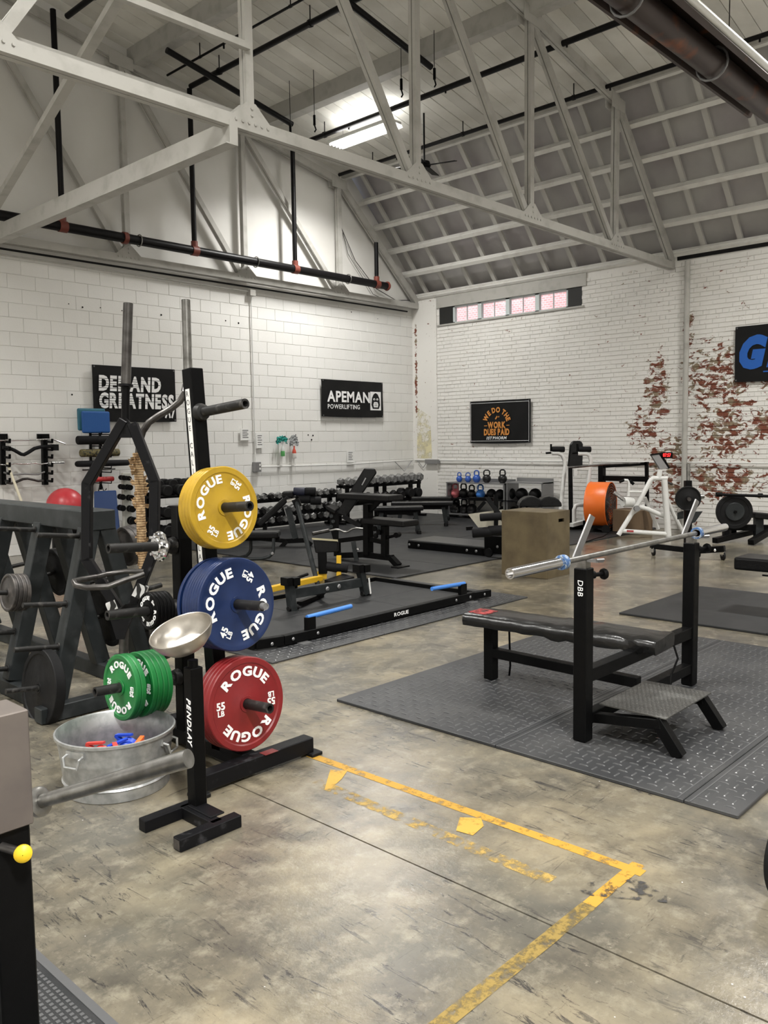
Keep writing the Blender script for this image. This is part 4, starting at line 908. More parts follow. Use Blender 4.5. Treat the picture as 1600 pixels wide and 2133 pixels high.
# small right mat and bench at right edge
RM=thing('rubber_mat','black rubber mat under the flat bench at the right edge','mat',(7.7,2.7,0))
for a,b_ in ((1.0,2.28),(2.284,3.56)): part('mat_sheet',MB().box((6.85,a,.0005),(8.62,b_,.018)),MMAT,RM,bev=.003)
FB=thing('flat_bench','thick black flat bench cut off by the right edge','bench',(7.85,2.3,0))
xl=7.83
pz=atx(1530,1160,7.68)
part('pad',MB().box((7.66,1.35,pz.z-.115),(8.02,atx(1528,1165,7.66).y,pz.z+.0)),MVIN,FB,bev=.02,seg=3)
part('leg',MB().box((7.79,2.43,F0),(7.89,2.53,pz.z-.11)),MBLK,FB,bev=.004)
part('leg',MB().box((7.79,1.5,F0),(7.89,1.6,pz.z-.11)),MBLK,FB,bev=.004)
part('frame_rail',MB().box((7.81,1.5,pz.z-.16),(7.87,2.55,pz.z-.11)),MBLK,FB,bev=.004)
part('adjuster_handle',MB().tube([(7.72,2.62,pz.z-.15),(7.72,2.3,pz.z-.155)],.008,8),MBLK,FB)
# dark plate rim at right edge
q=atd(1692,1788,2.9)
EP=thing('bumper_plate','black bumper plate edge just inside the right edge of the picture','weight plate',q)
plate_parts(EP,q,norm3((-.2,-.9,0)),norm3((.9,-.2,0)),.37,.07,MRUB)
ES=thing('plate_post','black post carrying the bumper plate beyond the right edge','post',(q.x+.12,q.y+.1,0))
part('post',MB().box((q.x+.06,q.y+.06,0),(q.x+.13,q.y+.13,q.z+.3)),MBLK,ES,bev=.004)
part('peg',MB().tube([q+V((.06,.12,0)),q-V((.03,.13,0))],.02,12),MPEG,ES)
# ================================================================ wall banners
def banner(name,label,o,ex,W,Hh,wav=.008,seed=1,rot=0.):
    # o: lower left corner as seen, ex: to the right as seen, n: toward the room
    ex=norm3(ex); ey=V((0,0,1)); n=ex.cross(ey); random.seed(seed); T=thing(name,label,'banner',V(o)+ex*W/2)
    nx,ny=24,14; f=lambda u,v: n*(.012+wav*(math.sin(u*9+v*4+seed)*.5+.5)*math.sin(PI*min(1,max(0,v)))*1.0+wav*.5*math.sin(u*21-v*6)) - ey*(.018*math.sin(PI*u)*(v**2)*0)
    vs=[V(o)+ex*(W*i/nx)+ey*(Hh*j/ny+ (-.012*math.sin(PI*i/nx) if j==0 else 0))+f(i/nx,j/ny) for j in range(ny+1) for i in range(nx+1)]
    fs=[(j*(nx+1)+i,j*(nx+1)+i+1,(j+1)*(nx+1)+i+1,(j+1)*(nx+1)+i) for j in range(ny) for i in range(nx)]
    m=MB(); m.add(vs,fs,True); m.add([v-n*.004 for v in vs],[f_[::-1] for f_ in fs],True)
    part('cloth',m,MBANNER,T,ang=80)
    gr=MB()
    for a,b_ in ((.02,.03),(.98,.03),(.02,.97),(.98,.97)): gr.lathe([(.006,0),(.011,0),(.011,.003),(.006,.003)],V(o)+ex*W*a+ey*Hh*b_+n*.026,n,12,closed=True)
    part('grommets',gr,MALU,T,kind='stuff')
    return T,lambda u,v:V(o)+ex*(W*u)+ey*(Hh*v)+n*.028,ex,ey
p0=aty(197,868,12.1); T,q,ex,ey=banner('wall_banner','black banner reading DEMAND GREATNESS behind the tall bars',(6.36,12.1,1.955),(1,0,0),1.46,.86,seed=2)
L=MB(); text(L,'DEMAND',q(.06,.56),ex,ey,.21,.75,.002,shear=.08,bold=.05,align='L',sp=.05); text(L,'GREATNESS',q(.06,.25),ex,ey,.21,.70,.002,shear=.08,bold=.05,align='L',sp=.04)
part('lettering',L,MWHT,T)
L=MB()
for v0 in (.56,.25):
    for k,(hh,u1) in enumerate(((.03,.42),(.065,.62),(.10,.80),(.14,.55),(.175,.9))):
        z=q(.03,v0)+ey*hh; L.add([z+V((0,-.003,-.0035)),z+ex*(1.4*u1)+V((0,-.003,-.0035)),z+ex*(1.4*u1)+V((0,-.003,.0035)),z+V((0,-.003,.0035))],[(0,1,2,3)])
part('speed_stripes',L,MBANNER,T,kind='stuff')
L=MB(); z=q(.855,.07); bl=lambda a,b_:L.bar(z+ex*a[0]+ey*a[1],z+ex*b_[0]+ey*b_[1],.028,.002,up=(0,1,0))
bl((.0,.0),(.06,.14));bl((.06,.14),(.085,.0)) ;bl((.11,.14),(.165,.14));bl((.165,.14),(.12,.0))
part('emblem',L,MWHT,T)
T,q,ex,ey=banner('wall_banner','black banner reading APEMAN POWERLIFTING with a gorilla head emblem',(11.1,12.1,2.085),(1,0,0),1.74,.72,seed=5)
L=MB(); text(L,'APEMAN',q(.08,.41),ex,ey,.20,.98,.002,bold=.03,align='L'); text(L,'POWERLIFTING',q(.085,.215),ex,ey,.085,.95,.002,bold=.01,align='L',sp=.12)
part('lettering',L,MWHT,T)
L=MB(); c=q(.865,.46)
def pl(pts,m_,off=0): m_.add([c+ex*a+ey*b_+V((0,-off,0)) for a,b_ in pts],[tuple(range(len(pts)))])
pl([(-.16,-.19),(.16,-.19),(.16,.19),(-.16,.19)],L); em=part('emblem_ground',L,MWHT,T)
L=MB(); cir=lambda x,y,rx,ry,n_=16:[(x+rx*math.cos(2*PI*k/n_),y+ry*math.sin(2*PI*k/n_)) for k in range(n_)]
pl([(-.13,-.08),(-.11,.06),(-.06,.14),(0,.165),(.06,.14),(.11,.06),(.13,-.08),(.09,-.16),(-.09,-.16)],L,.002); part('emblem_head',L,MBANNER,em)
L=MB(); 
for s in (-1,1): pl(cir(s*.045,.035,.03,.022),L,.004)
pl([(-.06,-.13),(.06,-.13),(.075,-.07),(.05,-.02),(-.05,-.02),(-.075,-.07)],L,.004); part('emblem_face',L,MWHT,em)
L=MB()
for s in (-1,1): pl(cir(s*.04,.03,.012,.012,8),L,.006); pl(cir(s*.02,-.06,.010,.010,8),L,.006)
pl([(-.04,-.1),(.04,-.1),(.04,-.09),(-.04,-.09)],L,.006); part('emblem_features',L,MBANNER,em,kind='stuff')
T,q,ex,ey=banner('wall_banner','black banner with orange WE DO THE WORK DUES PAID lettering on the brick wall',(13.86,10.57,1.52),(0,-1,0),1.47,.85,seed=9)
L=MB(); arctext(L,'WE DO THE',q(.46,.43),ex,ey,.25,90,.095,.85,.002,.05,.12); text(L,'WORK',q(.46,.355),ex,ey,.115,.72,.002,bold=.05); text(L,'DUES PAID',q(.46,.19),ex,ey,.115,.68,.002,bold=.05)
part('orange_lettering',L,M('orange_print',(.62,.25,.05),.6),T,'orange lettering')
L=MB(); L.bar(q(.44,.56),q(.47,.63),.03,.002,up=(1,0,0)).bar(q(.49,.6),q(.5,.63),.02,.002,up=(1,0,0)).bar(q(.25,.41),q(.3,.41),.014,.002,up=(1,0,0)).bar(q(.62,.41),q(.67,.41),.014,.002,up=(1,0,0))
part('bolt_mark',L,bpy.data.materials['orange_print'],T,kind='stuff')
L=MB(); text(L,'1STPHORM',q(.46,.085),ex,ey,.055,1.1,.002,shear=.2,bold=.03); part('white_lettering',L,MWHT,T)
L=MB()
for a,b_ in (((.02,.05),(.98,.05)),((.02,.95),(.98,.95)),((.02,.05),(.02,.95)),((.98,.05),(.98,.95))): L.bar(q(*a),q(*b_),.007,.001,up=(1,0,0))
part('border_line',L,MWHT,T)
T,q,ex,ey=banner('wall_banner','black banner with a large blue G, cut off by the right edge',(13.86,5.21,2.46),(0,-1,0),1.5,.88,seed=12)
L=MB(); text(L,'G',q(.05,.27),ex,ey,.44,.8,.002,shear=.25,bold=.07,align='L'); text(L,'I',q(.33,.27),ex,ey,.44,1.1,.002,shear=.25,bold=.05,align='L'); L.bar(q(.3,.16),q(.9,.16),.02,.002,up=(1,0,0))
part('blue_lettering',L,M('blue_print',(.01,.10,.42),.5),T,'large blue letters')
# papers and spray bottles
for (x,y,w_,h_,lab) in ((511,905,.22,.21,'white notice left of the vertical conduit'),(541,918,.17,.27,'white notice right of the vertical conduit'),(730,951,.20,.24,'small white notice above the long conduit near the corner')):
    p=aty(x,y,12.112); N=thing('wall_notice',lab,'notice',p)
    part('sheet',MB().box((p.x-w_/2,12.108,p.z-h_/2),(p.x+w_/2,12.116,p.z+h_/2)),MPAPER,N)
    L=MB()
    for k in range(5): L.box((p.x-w_*.3,12.1065,p.z+h_*(.32-k*.15)),(p.x+w_*(.3 if k%2==0 else .2),12.1075,p.z+h_*(.32-k*.15)+.012))
    part('print_lines',L,MINK,N,kind='stuff')
for (x,y,c1,c2,lab) in ((589,936,(.6,.62,.6),(.12,.45,.14),'clear spray bottle with green liquid hanging on the block wall'),(613,941,(.55,.08,.05),(.75,.73,.7),'spray bottle with red and white label hanging on the block wall')):
    p=aty(x,y,12.04); B=thing('spray_bottle',lab,'bottle',p)
    z=p.z
    part('bottle_top',MB().lathe([(.001,.11),(.014,.11),(.016,.06),(.03,.03),(.038,.0),(.038,-.03),(.001,-.03)],p,(0,0,1),20),M('bottle_a',c1,.3),B)
    part('bottle_base',MB().lathe([(.001,-.03),(.038,-.03),(.04,-.12),(.036,-.128),(.001,-.128)],p,(0,0,1),20),M('bottle_b',c2,.35),B)
    part('trigger_head',MB().bar(p+V((-.035,0,.13)),p+V((.03,0,.135)),.025,.035).bar(p+V((-.02,0,.12)),p+V((-.03,0,.07)),.01,.01),MWHT,B)
    part('wall_hook',MB().bar(p+V((0,.0,.125)),(p.x,12.13,p.z+.125),.012,.012),MDSTEEL,B)
def rag(x,y,w_,h_,m,lab,seed):
    random.seed(seed); p=aty(x,y,12.05); T=thing('rag',lab,'towel',p); n_=26;m_=12;vs=[]
    for j in range(m_+1):
        for i in range(n_+1):
            u=i/n_-.5;v=j/m_-.5; vs.append(p+V((u*w_*(1-.15*abs(v)),-.02+.022*math.sin(u*25+v*6+seed)+.012*math.sin(v*19+u*8),-v*h_+.05*math.cos(u*PI)*1.0-.02+.012*math.sin(u*31))))
    fs=[(j*(n_+1)+i,(j+1)*(n_+1)+i,(j+1)*(n_+1)+i+1,j*(n_+1)+i+1) for j in range(m_) for i in range(n_)]
    o=part('folded_cloth',MB().add(vs,fs,True).add([v+V((0,.006,0)) for v in vs],[f[::-1] for f in fs],True),m,T,ang=80)
    part('hook',MB().bar(p+V((0,-.01,.03)),(p.x,12.13,p.z+.03),.012,.012),MDSTEEL,T)
rag(586,917,.26,.11,M('teal_cloth',(.02,.26,.22),.85),'teal rag draped on a hook above the green spray bottle',1)
rag(611,919,.21,.16,M('grey_cloth',(.3,.31,.31),.85),'grey rag draped on a hook above the red spray bottle',4)
# ================================================================ wall rack for attachment bars
wq=lambda x,y,Y=12.05:aty(x,y,Y)
WR=thing('attachment_rack','black wall rack with hooks for cable attachment bars, left side','rack',wq(50,960,12.1))
for xx in (4,92):
    a=wq(xx,908,12.08);b_=wq(xx+2,1010,12.08); part('rail',MB().bar(a,b_,.07,.08,up=(0,1,0)),MBLK,WR,bev=.004)
    part('wall_plate',MB().box((a.x-.09,12.1,a.z-.05),(a.x+.09,12.13,a.z+.03)),MBLK,WR)
    for k,yy in enumerate((920,936,952,969,985,1001)):
        p=wq(xx+6,yy,12.02); part('hook',MB().bar(p,p+V((.0,-.16,-.01)),.03,.03).bar(p+V((0,-.16,-.02)),p+V((0,-.17,.04)),.03,.015),MBLK,WR)
def wbar(pts,r,m,lab,dy=11.93,nm='cable_attachment'):
    T=thing(nm,lab,'attachment',wq(*pts[len(pts)//2],dy)); part('bar',MB().tube([wq(x,y,dy) for x,y in pts],r,10),m,T); return T
wbar([(-10,918),(52,917),(97,915),(112,916),(136,925)],.011,MCHROME,'bright lat bar with a bent end, top of the wall rack')
T=wbar([(6,932),(18,933),(30,938),(44,946),(50,947),(58,943),(72,934),(85,931),(112,929)],.026,MFOAM,'black V shaped padded bar on the wall rack')
part('end_grip',MB().bar(wq(107,932,11.93),wq(121,932,11.93),.05,.09),MFOAM,T)
T=wbar([(-8,967),(6,968),(18,969),(30,965),(40,966),(60,966),(72,964),(85,967),(97,965),(107,964)],.012,MCHROME,'chrome curl bar with a thick sleeve on the wall rack')
part('sleeve',MB().tube([wq(107,964,11.93),wq(133,963,11.93)],.022,12),MCHROME,T)
wbar([(8,984),(16,987),(24,989),(40,988),(52,987),(66,988),(80,988),(93,983)],.012,MALU,'thin steel bar with upturned ends, fourth on the wall rack')
wbar([(12,1005),(24,1007),(36,1003),(48,998),(58,997),(68,999),(80,1002),(90,1001)],.018,MDSTEEL,'arched two-tone bar at the bottom of the wall rack')
st=thing('stick','pale wooden dowel leaning against the wall rack','stick',wq(30,1000,11.85))
part('dowel',MB().tube([wq(15,965,11.95),wq(45,1045,11.6)],.018,12),M('pale_wood',(.6,.55,.42),.6),st)
# foam and rollers rack on the wall
FR=thing('roller_rack','thin black wall pegs holding foam rollers and pads beside the banner','rack',wq(205,960,12.1))
for xx in (188,208):
    part('back_strip',MB().bar(wq(xx,895,12.1),wq(xx+2,1020,12.1),.03,.03,up=(0,1,0)),MBLK,FR)
for yy in (905,929,951,974,983,1005):
    for xx in (190,210):
        p=wq(xx,yy,12.08); part('arm',MB().tube([p,p+V((0,-.32,-.005)),p+V((0,-.33,.03))],.008,8),MBLK,FR)
def padbox(x0,y0,x1,y1,Y,dep_,m,nm,lab,cat,bev=.03):
    a=wq(x0,y0,Y);b_=wq(x1,y1,Y); T=thing(nm,lab,cat,((a.x+b_.x)/2,Y,b_.z)); part('foam',MB().box((a.x,Y,b_.z),(b_.x,Y+dep_,a.z)),m,T,bev=bev,seg=3); return T
padbox(162,850,222,897,11.93,.05,MTEAL,'foam_pad','faded teal balance pad behind the bright blue one on the wall','pad')
padbox(171,856,231,902,11.84,.05,MBLUFOAM,'foam_pad','bright blue square balance pad hanging on the wall','pad')
def roll(x0,x1,y,Y,r,m,nm,lab):
    a=wq(x0,y,Y);b_=wq(x1,y,Y);b_.z=a.z; T=thing(nm,lab,'roller',a); part('roll',MB().lathe([(.001,0),(r*.9,0),(r,.01),(r,(b_-a).length-.01),(r*.9,(b_-a).length),(.001,(b_-a).length)],a,(1,0,0),24),m,T); return T
roll(161,236,917,11.85,.065,MFOAM,'foam_roller','long black foam roller below the blue pad')
roll(168,247,944,11.85,.058,M('olive_foam',(.16,.13,.05),.7,col2=(.03,.03,.02),thr=(.45,.6),scale=30),'foam_roller','olive speckled foam roller below the black one')
a=wq(215,965,11.8); RT_=thing('foam_ring','big black foam ring lying across the wall pegs','ring',a)
part('ring',MB().tube([a+V((.40*math.cos(t),.13*math.sin(t),.0)) for t in [i*2*PI/36 for i in range(36)]],.045,14,closed=True),MFOAM,RT_)
roll(176,236,1000,11.85,.038,M('red_ribbed',(.5,.03,.03),.5),'massage_roller','short ribbed red massage roller on the wall pegs')
T=roll(172,240,979,11.87,.012,MDSTEEL,'massage_stick','thin dark massage stick on the wall pegs')
part('bundle_straps',MB().tube([wq(212,1010,11.9),wq(216,1024,11.88),wq(222,1018,11.88)],.008,6).tube([wq(208,1010,11.9),wq(205,1026,11.88)],.008,6),MBLK,FR)
p=aty(136,1050,11.4); Bl=thing('exercise_ball','shiny red exercise ball behind the grey rack','ball',(p.x,11.4,0)); part('ball',MB().ball((p.x,11.4,p.z-.03),.26,32),MREDB,Bl)
part('ball_stand',MB().lathe([(.18,0),(.2,0),(.2,p.z-.2),(.18,p.z-.2)],(p.x,11.4,0),(0,0,1),24,closed=True),MBLK,Bl)
p=aty(223,1068,11.6); BMt=thing('gym_mat','folded navy blue gym mat leaning on the end wall','mat',(p.x,11.6,0))
a,b_,c_,d_=wq(196,1024,11.75),wq(242,1022,11.5),wq(252,1125,11.3),wq(196,1125,11.6)
part('folded_mat',MB().slab([d_,c_,b_,a],V((.05,.09,0))),M('navy_vinyl',(.008,.045,.17),.5),BMt,bev=.01)
# small dumbbell tree (pale frame with two columns of black dumbbell ends)
DT=thing('dumbbell_tree','pale upright stand with two columns of small black dumbbells','stand',aty(265,1120,11.2))
part('mast',MB().bar(wq(262,985,11.2),wq(266,1128,11.2),.13,.06,up=(0,1,0)),M('pale_grey_enamel',(.45,.45,.41),.5),DT,bev=.006)
f_=aty(266,1128,11.2).z
part('base',MB().cbox((aty(266,1128,11.2).x,11.15,.03),(.5,.5,.06)),MBLK,DT); part('lower_mast',MB().bar((aty(266,1120,11.2).x,11.2,.05),wq(266,1120,11.2),.12,.06,up=(0,1,0)),bpy.data.materials['pale_grey_enamel'],DT)
def roundbell(c,ax,L_,r,m,lab,group,hl=None):
    T=thing('dumbbell',lab,'dumbbell',c,group); c=V(c);ax=norm3(ax); h=L_*.36
    for s in (-1,1): part('head',MB().lathe([(.001,0),(r*.85,0),(r,.012),(r,h-.012),(r*.85,h),(.001,h)],c+ax*(s*(L_/2)-(h if s>0 else 0)),ax,18),m,T)
    part('handle',MB().tube([c-ax*L_*.16,c+ax*L_*.16],.015,10),MSTEEL,T); return T
for k,(x,y,r) in enumerate(((255,995,.036),(254,1014,.038),(253,1035,.042),(253,1058,.044),(266,996,.034),(268,1015,.042),(271,1037,.044),(273,1060,.048),(276,1085,.062),(277,1112,.055))):
    roundbell(aty(x,y,11.08),(.25,1,0),.2,r,MBLK,('left' if k<4 else 'right')+f' column of the pale dumbbell stand, {ORD[k if k<4 else k-4]} small black dumbbell from the top','dumbbells on the pale stand')
# black two-tier rack of big round dumbbells behind the yellow plates
BR=thing('dumbbell_rack','black rack of large round dumbbells behind the tall black bars','rack',aty(350,1130,11.0))
ra=aty(308,1035,11.0);rb_=aty(420,1035,11.0)
for zz in (ra.z,ra.z-.32,ra.z-.6):
    if zz<.08: zz=.1
    part('shelf',MB().box((ra.x,10.85,zz-.03),(rb_.x+.9,11.25,zz)),MBLK,BR)
for x in (ra.x+.1,rb_.x+.8): part('post',MB().box((x,11.2,0),(x+.07,11.28,ra.z+.05)),MBLK,BR); part('foot',MB().box((x,10.75,0),(x+.07,11.3,.06)),MBLK,BR)
k=0
for row,(yy,zz,rr) in enumerate(((10.93,ra.z,.085),(11.15,ra.z+.075,.085),(10.95,ra.z-.32,.08),(10.95,max(.1,ra.z-.6),.085))):
    x=ra.x+.2
    i=0
    while x<rb_.x+.85:
        if x<9.0: roundbell((x,yy,zz+rr+.001),(0,1,0),.34 if row<2 else .36,rr,MRUB,f'large black round dumbbell, {ORD[i]} in the {["upper front","upper back","middle","lowest"][row]} row of the black rack','round dumbbells on the black rack')
        x+=.24; i+=1
# ================================================================ hex dumbbell racks along the end wall
def hexbell(c,r,L_,m,lab,group,seed):
    T=thing('dumbbell',lab,'dumbbell',c,group); c=V(c); h=L_*.34
    for s in (-1,1):
        y0=s*L_/2-(h if s>0 else 0); a0=R(30)
        vs=[]
        for yy,k_ in ((0,.82),(h*.22,1),(h*.78,1),(h,.82)): vs+=[c+V((r*k_*math.cos(a0+q_*PI/3+PI/6*0),y0+yy,r*k_*math.sin(a0+q_*PI/3))) for q_ in range(6)]
        fs=[(i*6+q_,(i+1)*6+q_,(i+1)*6+(q_+1)%6,i*6+(q_+1)%6) for i in range(3) for q_ in range(6)]+[tuple(range(6)),tuple(range(18,24))[::-1]]
        part('head',MB().add(vs,fs),m,T)
    part('handle',MB().tube([c-V((0,L_*.17,0)),c+V((0,L_*.17,0))],.014,8),MSTEEL,T); return T
YR=11.62
def rackbed(nm,lab,x0,x1,tiers,posts,Y=YR):
    T=thing(nm,lab,'rack',((x0+x1)/2,Y,0))
    for z in tiers:
        for dy in (-.09,.09): part('shelf_rail',MB().bar((x0,Y+dy+(.0),z-.03),(x1,Y+dy,z-.03),.05,.06),MBLK,T)
    for x in posts:
        part('post',MB().box((x-.04,Y+.10,.017),(x+.04,Y+.16,tiers[0])),MBLK,T); part('post',MB().box((x-.04,Y-.12,.017),(x+.04,Y-.08,tiers[0]-.03)),MBLK,T) 
        part('foot',MB().box((x-.04,Y-.28,.017),(x+.04,Y+.25,.06)),MBLK,T)
    return T
rackbed('dumbbell_rack','long three-tier black rack of hex dumbbells against the end wall',8.7,11.02,(.60,.345,.17),(8.9,10.95))
rackbed('dumbbell_rack','two-tier black rack of large hex dumbbells in the corner',11.12,13.36,(.745,.405),(11.2,12.25,13.3))
cnt=0
for row,(z,x0,x1,r,st_) in enumerate(((.60,8.75,11.0,.052,.165),(.345,8.75,11.0,.058,.165),(.17,8.75,11.0,.06,.165))):
    x=x0+.06;i=0
    while x<x1-.03 and i<20:
        rr=r*(1+.012*i); hexbell((x,YR-.02+random.uniform(-.015,.015),z+rr*.866),rr,.27,MHEX if (i+row)%3 else MKBLK,f'hex dumbbell, {ORD[i]} from the left on the {["top","middle","lowest"][row]} tier of the long dumbbell rack','hex dumbbells on the long rack',i); x+=st_; i+=1
for row,(z,r,n_,st_) in enumerate(((.745,.078,11,.208),(.405,.088,9,.25))):
    for i in range(n_):
        x=11.2+.02+i*st_
        if row==1 and i>6: roundbell((x,YR-.02,z+.10),(0,1,0),.36,.10,MRUB,f'big round black dumbbell, {ORD[i]} from the left on the lower tier of the corner rack','large dumbbells on the corner rack')
        else: hexbell((x,YR-.02,z+r*(1+.02*i)*.866*.99),r*(1+.02*i) if row==0 else r,.33,MHEX if row==0 else MKBLK,f'large hex dumbbell, {ORD[i]} from the left on the {["top","lower"][row]} tier of the corner rack','large dumbbells on the corner rack',i)
# ================================================================ kettlebell rack
KR=thing('kettlebell_rack','low grey metal rack of kettlebells against the brick wall','rack',(13.55,9.7,0))
for (ya,yb_,zt) in ((9.36,10.8,.735),(8.5,9.32,.77)):
    for z in ((zt,.415,.095)): part('shelf',MB().box((13.32,ya,z-.02),(13.72,yb_,z)).box((13.70,ya,z),(13.72,yb_,z+.07)),MALU if z!=.415 else MBLKS,KR)
    for y in (ya,yb_-.03): part('side_panel',MB().box((13.34,y,.017),(13.72,y+.03,zt)),MALU,KR)
def kettle(p,s,m,lab,g='kettlebells on the low rack',rot=0.):
    T=thing('kettlebell',lab,'kettlebell',p,g); p=V(p); r=.085*s; c=p+V((0,0,r*.93))
    part('body',MB().lathe([(.001,-r*.93),(r*.55,-r*.93)]+[(r*math.cos(t),r*math.sin(t)) for t in [R(q_) for q_ in range(-55,86,12)]]+[(.001,r)],c,(0,0,1),22),m,T)
    d=V((math.cos(rot),math.sin(rot),0)); pts=[(-.5,.75),(-.72,1.1),(-.62,1.75),(-.3,1.98),(.3,1.98),(.62,1.75),(.72,1.1),(.5,.75)]
    part('handle',MB().tube([c+d*(a*r)+V((0,0,b_*r)) for a,b_ in pts],.015*s,10),MKBLK if m is MKBLK else m,T); return T
xk=13.5
for i,(px,s,m,c) in enumerate(((957,.75,MKBLUE,'small blue'),(975,.75,MKBLUE,'second small blue'),(993,.95,MKBLUE,'larger blue'),(1014,1.0,MKBLK,'dark iron'),(1047,1.05,MKBLK,'dark iron, set apart at the right'))):
    kettle((xk,atx(px,1003,xk).y,.736),s,m,f'{c} kettlebell standing on top of the kettlebell rack',rot=R(-90 if i!=1 and i!=3 else -50))
for i,(px,s,m,c) in enumerate(((949,1.1,MKPINK,'pink'),(966,1.15,MKBLK,'dark, beside the pink one'),(983,1.05,MKBLK,'dark, left of the bright blue one'),(1001,1.1,MBGRIP,'bright blue'))):
    kettle((xk,atx(px,1033,xk).y,.416),s,m,f'{c} kettlebell on the middle shelf of the kettlebell rack',rot=R(-90))
for i,(px,s) in enumerate(((925,1.1),(948,1.35),(967,1.15),(983,1.25),(1049,1.15),(1071,1.2),(1091,1.15))):
    y_=atx(px,1062,xk).y; kettle((xk,min(y_,10.66 if i==0 else 99),.096),s,MKBLK,f'heavy black kettlebell, {ORD[i]} from the left on the bottom shelf',rot=R(-90))
for i,px in enumerate((1024,1042,1062,1087,1115)):
    p=atx(px,1030,xk); T=thing('medicine_ball',f'black ball, {ORD[i]} from the left on the middle shelf right of the kettlebells','ball',(xk,p.y,.416),'black balls on the rack'); rr=.12 if i>1 else .1; part('ball',MB().ball((xk,p.y,.416+rr),rr,22),MRUB,T)
# ================================================================ rubber floor of the training area
GM=thing('rubber_flooring','black rubber flooring tiles covering the far training area','mat',(10.4,9.3,0)); 
gx=[7.03+i*1.145 for i in range(7)]; gy=[6.45,8.35,10.25,12.1]
for i in range(6):
    for j in range(3): part('floor_tile',MB().box((gx[i]+.002,gy[j]+.002,.0005),(min(gx[i+1],13.85)-.002,gy[j+1]-.002,.0145+((i*7+j*5)%3)*.0006)),MMAT,GM,bev=.002)
# ================================================================ plyo box
PB=thing('plyo_box','big worn plywood jump box with a hand slot','box',(8.31,5.4,0))
bx0,bx1,by0,by1,bz=8.07,8.56,5.085,5.705,.757
part('front_panel',MB().box((bx0,by0,.001),(bx0+.018,by1,bz-.0)),MWOOD,PB,bev=.003)
s=MB(); hy=by0; hx=(bx0+bx1)/2+.06
s.slab([(bx0+.0185,hy,.001),(bx1,hy,.001),(bx1,hy,.63),(bx0+.0185,hy,.63)],(0,.018,0)); s.slab([(bx0+.0185,hy,.63),(hx-.06,hy,.63),(hx-.06,hy,.67),(bx0+.0185,hy,.67)],(0,.018,0)); s.slab([(hx+.06,hy,.63),(bx1,hy,.63),(bx1,hy,.67),(hx+.06,hy,.67)],(0,.018,0)); s.slab([(bx0+.0185,hy,.67),(bx1,hy,.67),(bx1,hy,bz),(bx0+.0185,hy,bz)],(0,.018,0))
part('slot_panel',s,MWOOD,PB)
part('back_panel',MB().box((bx1-.018,by0+.0185,.001),(bx1,by1,bz)),MWOOD,PB); part('far_panel',MB().box((bx0+.0185,by1-.018,.001),(bx1-.0185,by1,bz)),MWOOD,PB)
part('top_panel',MB().box((bx0+.0185,by0+.0185,bz-.018),(bx1-.0185,by1-.0185,bz+.001)),MWOOD,PB)
# ================================================================ platform with bar frame
PM=thing('rubber_mat','wide tread mat under the lifting platform','mat',(5.4,5.5,0))
for a,b_ in ((3.72,4.9),(4.9,6.0),(6.0,7.0)): part('mat_sheet',MB().box((a+.002,4.63,.0005),(b_-.002,6.44,.014)),MMATD,PM,bev=.003)
q=MB()
for i in range(56):
    for j in range(5):
        cx=3.75+(i+.5)*.058;cy=4.65+(j+.5)*.055; dx,dy=(.024,.004) if (i+j)%2 else (.004,.024); z=.0137;h=.003
        q.add([(cx-dx,cy-dy,z),(cx+dx,cy-dy,z),(cx+dx,cy+dy,z),(cx-dx,cy+dy,z),(cx-dx*.8,cy-dy*.5,z+h),(cx+dx*.8,cy-dy*.5,z+h),(cx+dx*.8,cy+dy*.5,z+h),(cx-dx*.8,cy+dy*.5,z+h)],[(4,5,6,7),(0,1,5,4),(1,2,6,5),(2,3,7,6),(3,0,4,7)])
part('tread',q,MTREAD,PM,kind='stuff')
LP=thing('lifting_platform','black deadlift platform with steel frame tube and blue band handles','platform',(5.3,5.6,0))
for i in range(3):
    for j in range(2): part('platform_tile',MB().box((4.06+i*.86+.002,4.985+j*.70+.002,.0145),(4.06+(i+1)*.86-.002,4.985+(j+1)*.70-.002,.034)),MMAT,LP,bev=.002)
fz=.062; 
part('frame_tube',MB().bar((4.08,4.94,fz),(6.5,4.94,fz),.06,.075),MBLK,LP,bev=.004)
part('frame_tube',MB().bar((6.48,4.94,fz),(6.72,4.90,fz),.06,.07),MBLK,LP,bev=.004)
part('frame_tube',MB().bar((4.08,4.94,fz),(3.86,5.0,fz),.06,.075).bar((3.87,4.99,fz),(3.87,5.8,fz),.06,.075),MBLK,LP,bev=.004)
part('frame_tube',MB().bar((3.87,6.42,.05),(6.66,6.42,.05),.03,.04).bar((6.66,5.0,.05),(6.66,6.42,.05),.03,.04),MBLK,LP)
L=MB(); text(L,'ROGUE',(5.42,4.9092,fz-.014),(1,0,0),(0,0,1),.03,1.25,.001,bold=.03); part('lettering',L,MWHT,LP)
for x in (4.16,4.42,3.95,6.2,6.42,6.62): part('bolt_head',bolt(MB(),(x,4.909 if x<6.5 else 4.885,fz),(0,-1,0),.014,.008),MALU,LP)
for x in (4.2,6.35): part('floor_bracket',MB().box((x,4.84,.0145),(x+.1,4.91,.022)),MALU,LP)
for x,s in ((4.36,1),(6.33,-1)):
    part('handle_post',MB().box((x-.045,4.915,fz+.03),(x+.045,4.955,.20)),MBLK,LP)
    part('band_handle',MB().tube([(x-s*.03,4.935,.20),(x+s*.46,4.935,.215)],.019,14),MBGRIP,LP,'blue sleeve on the band handle')
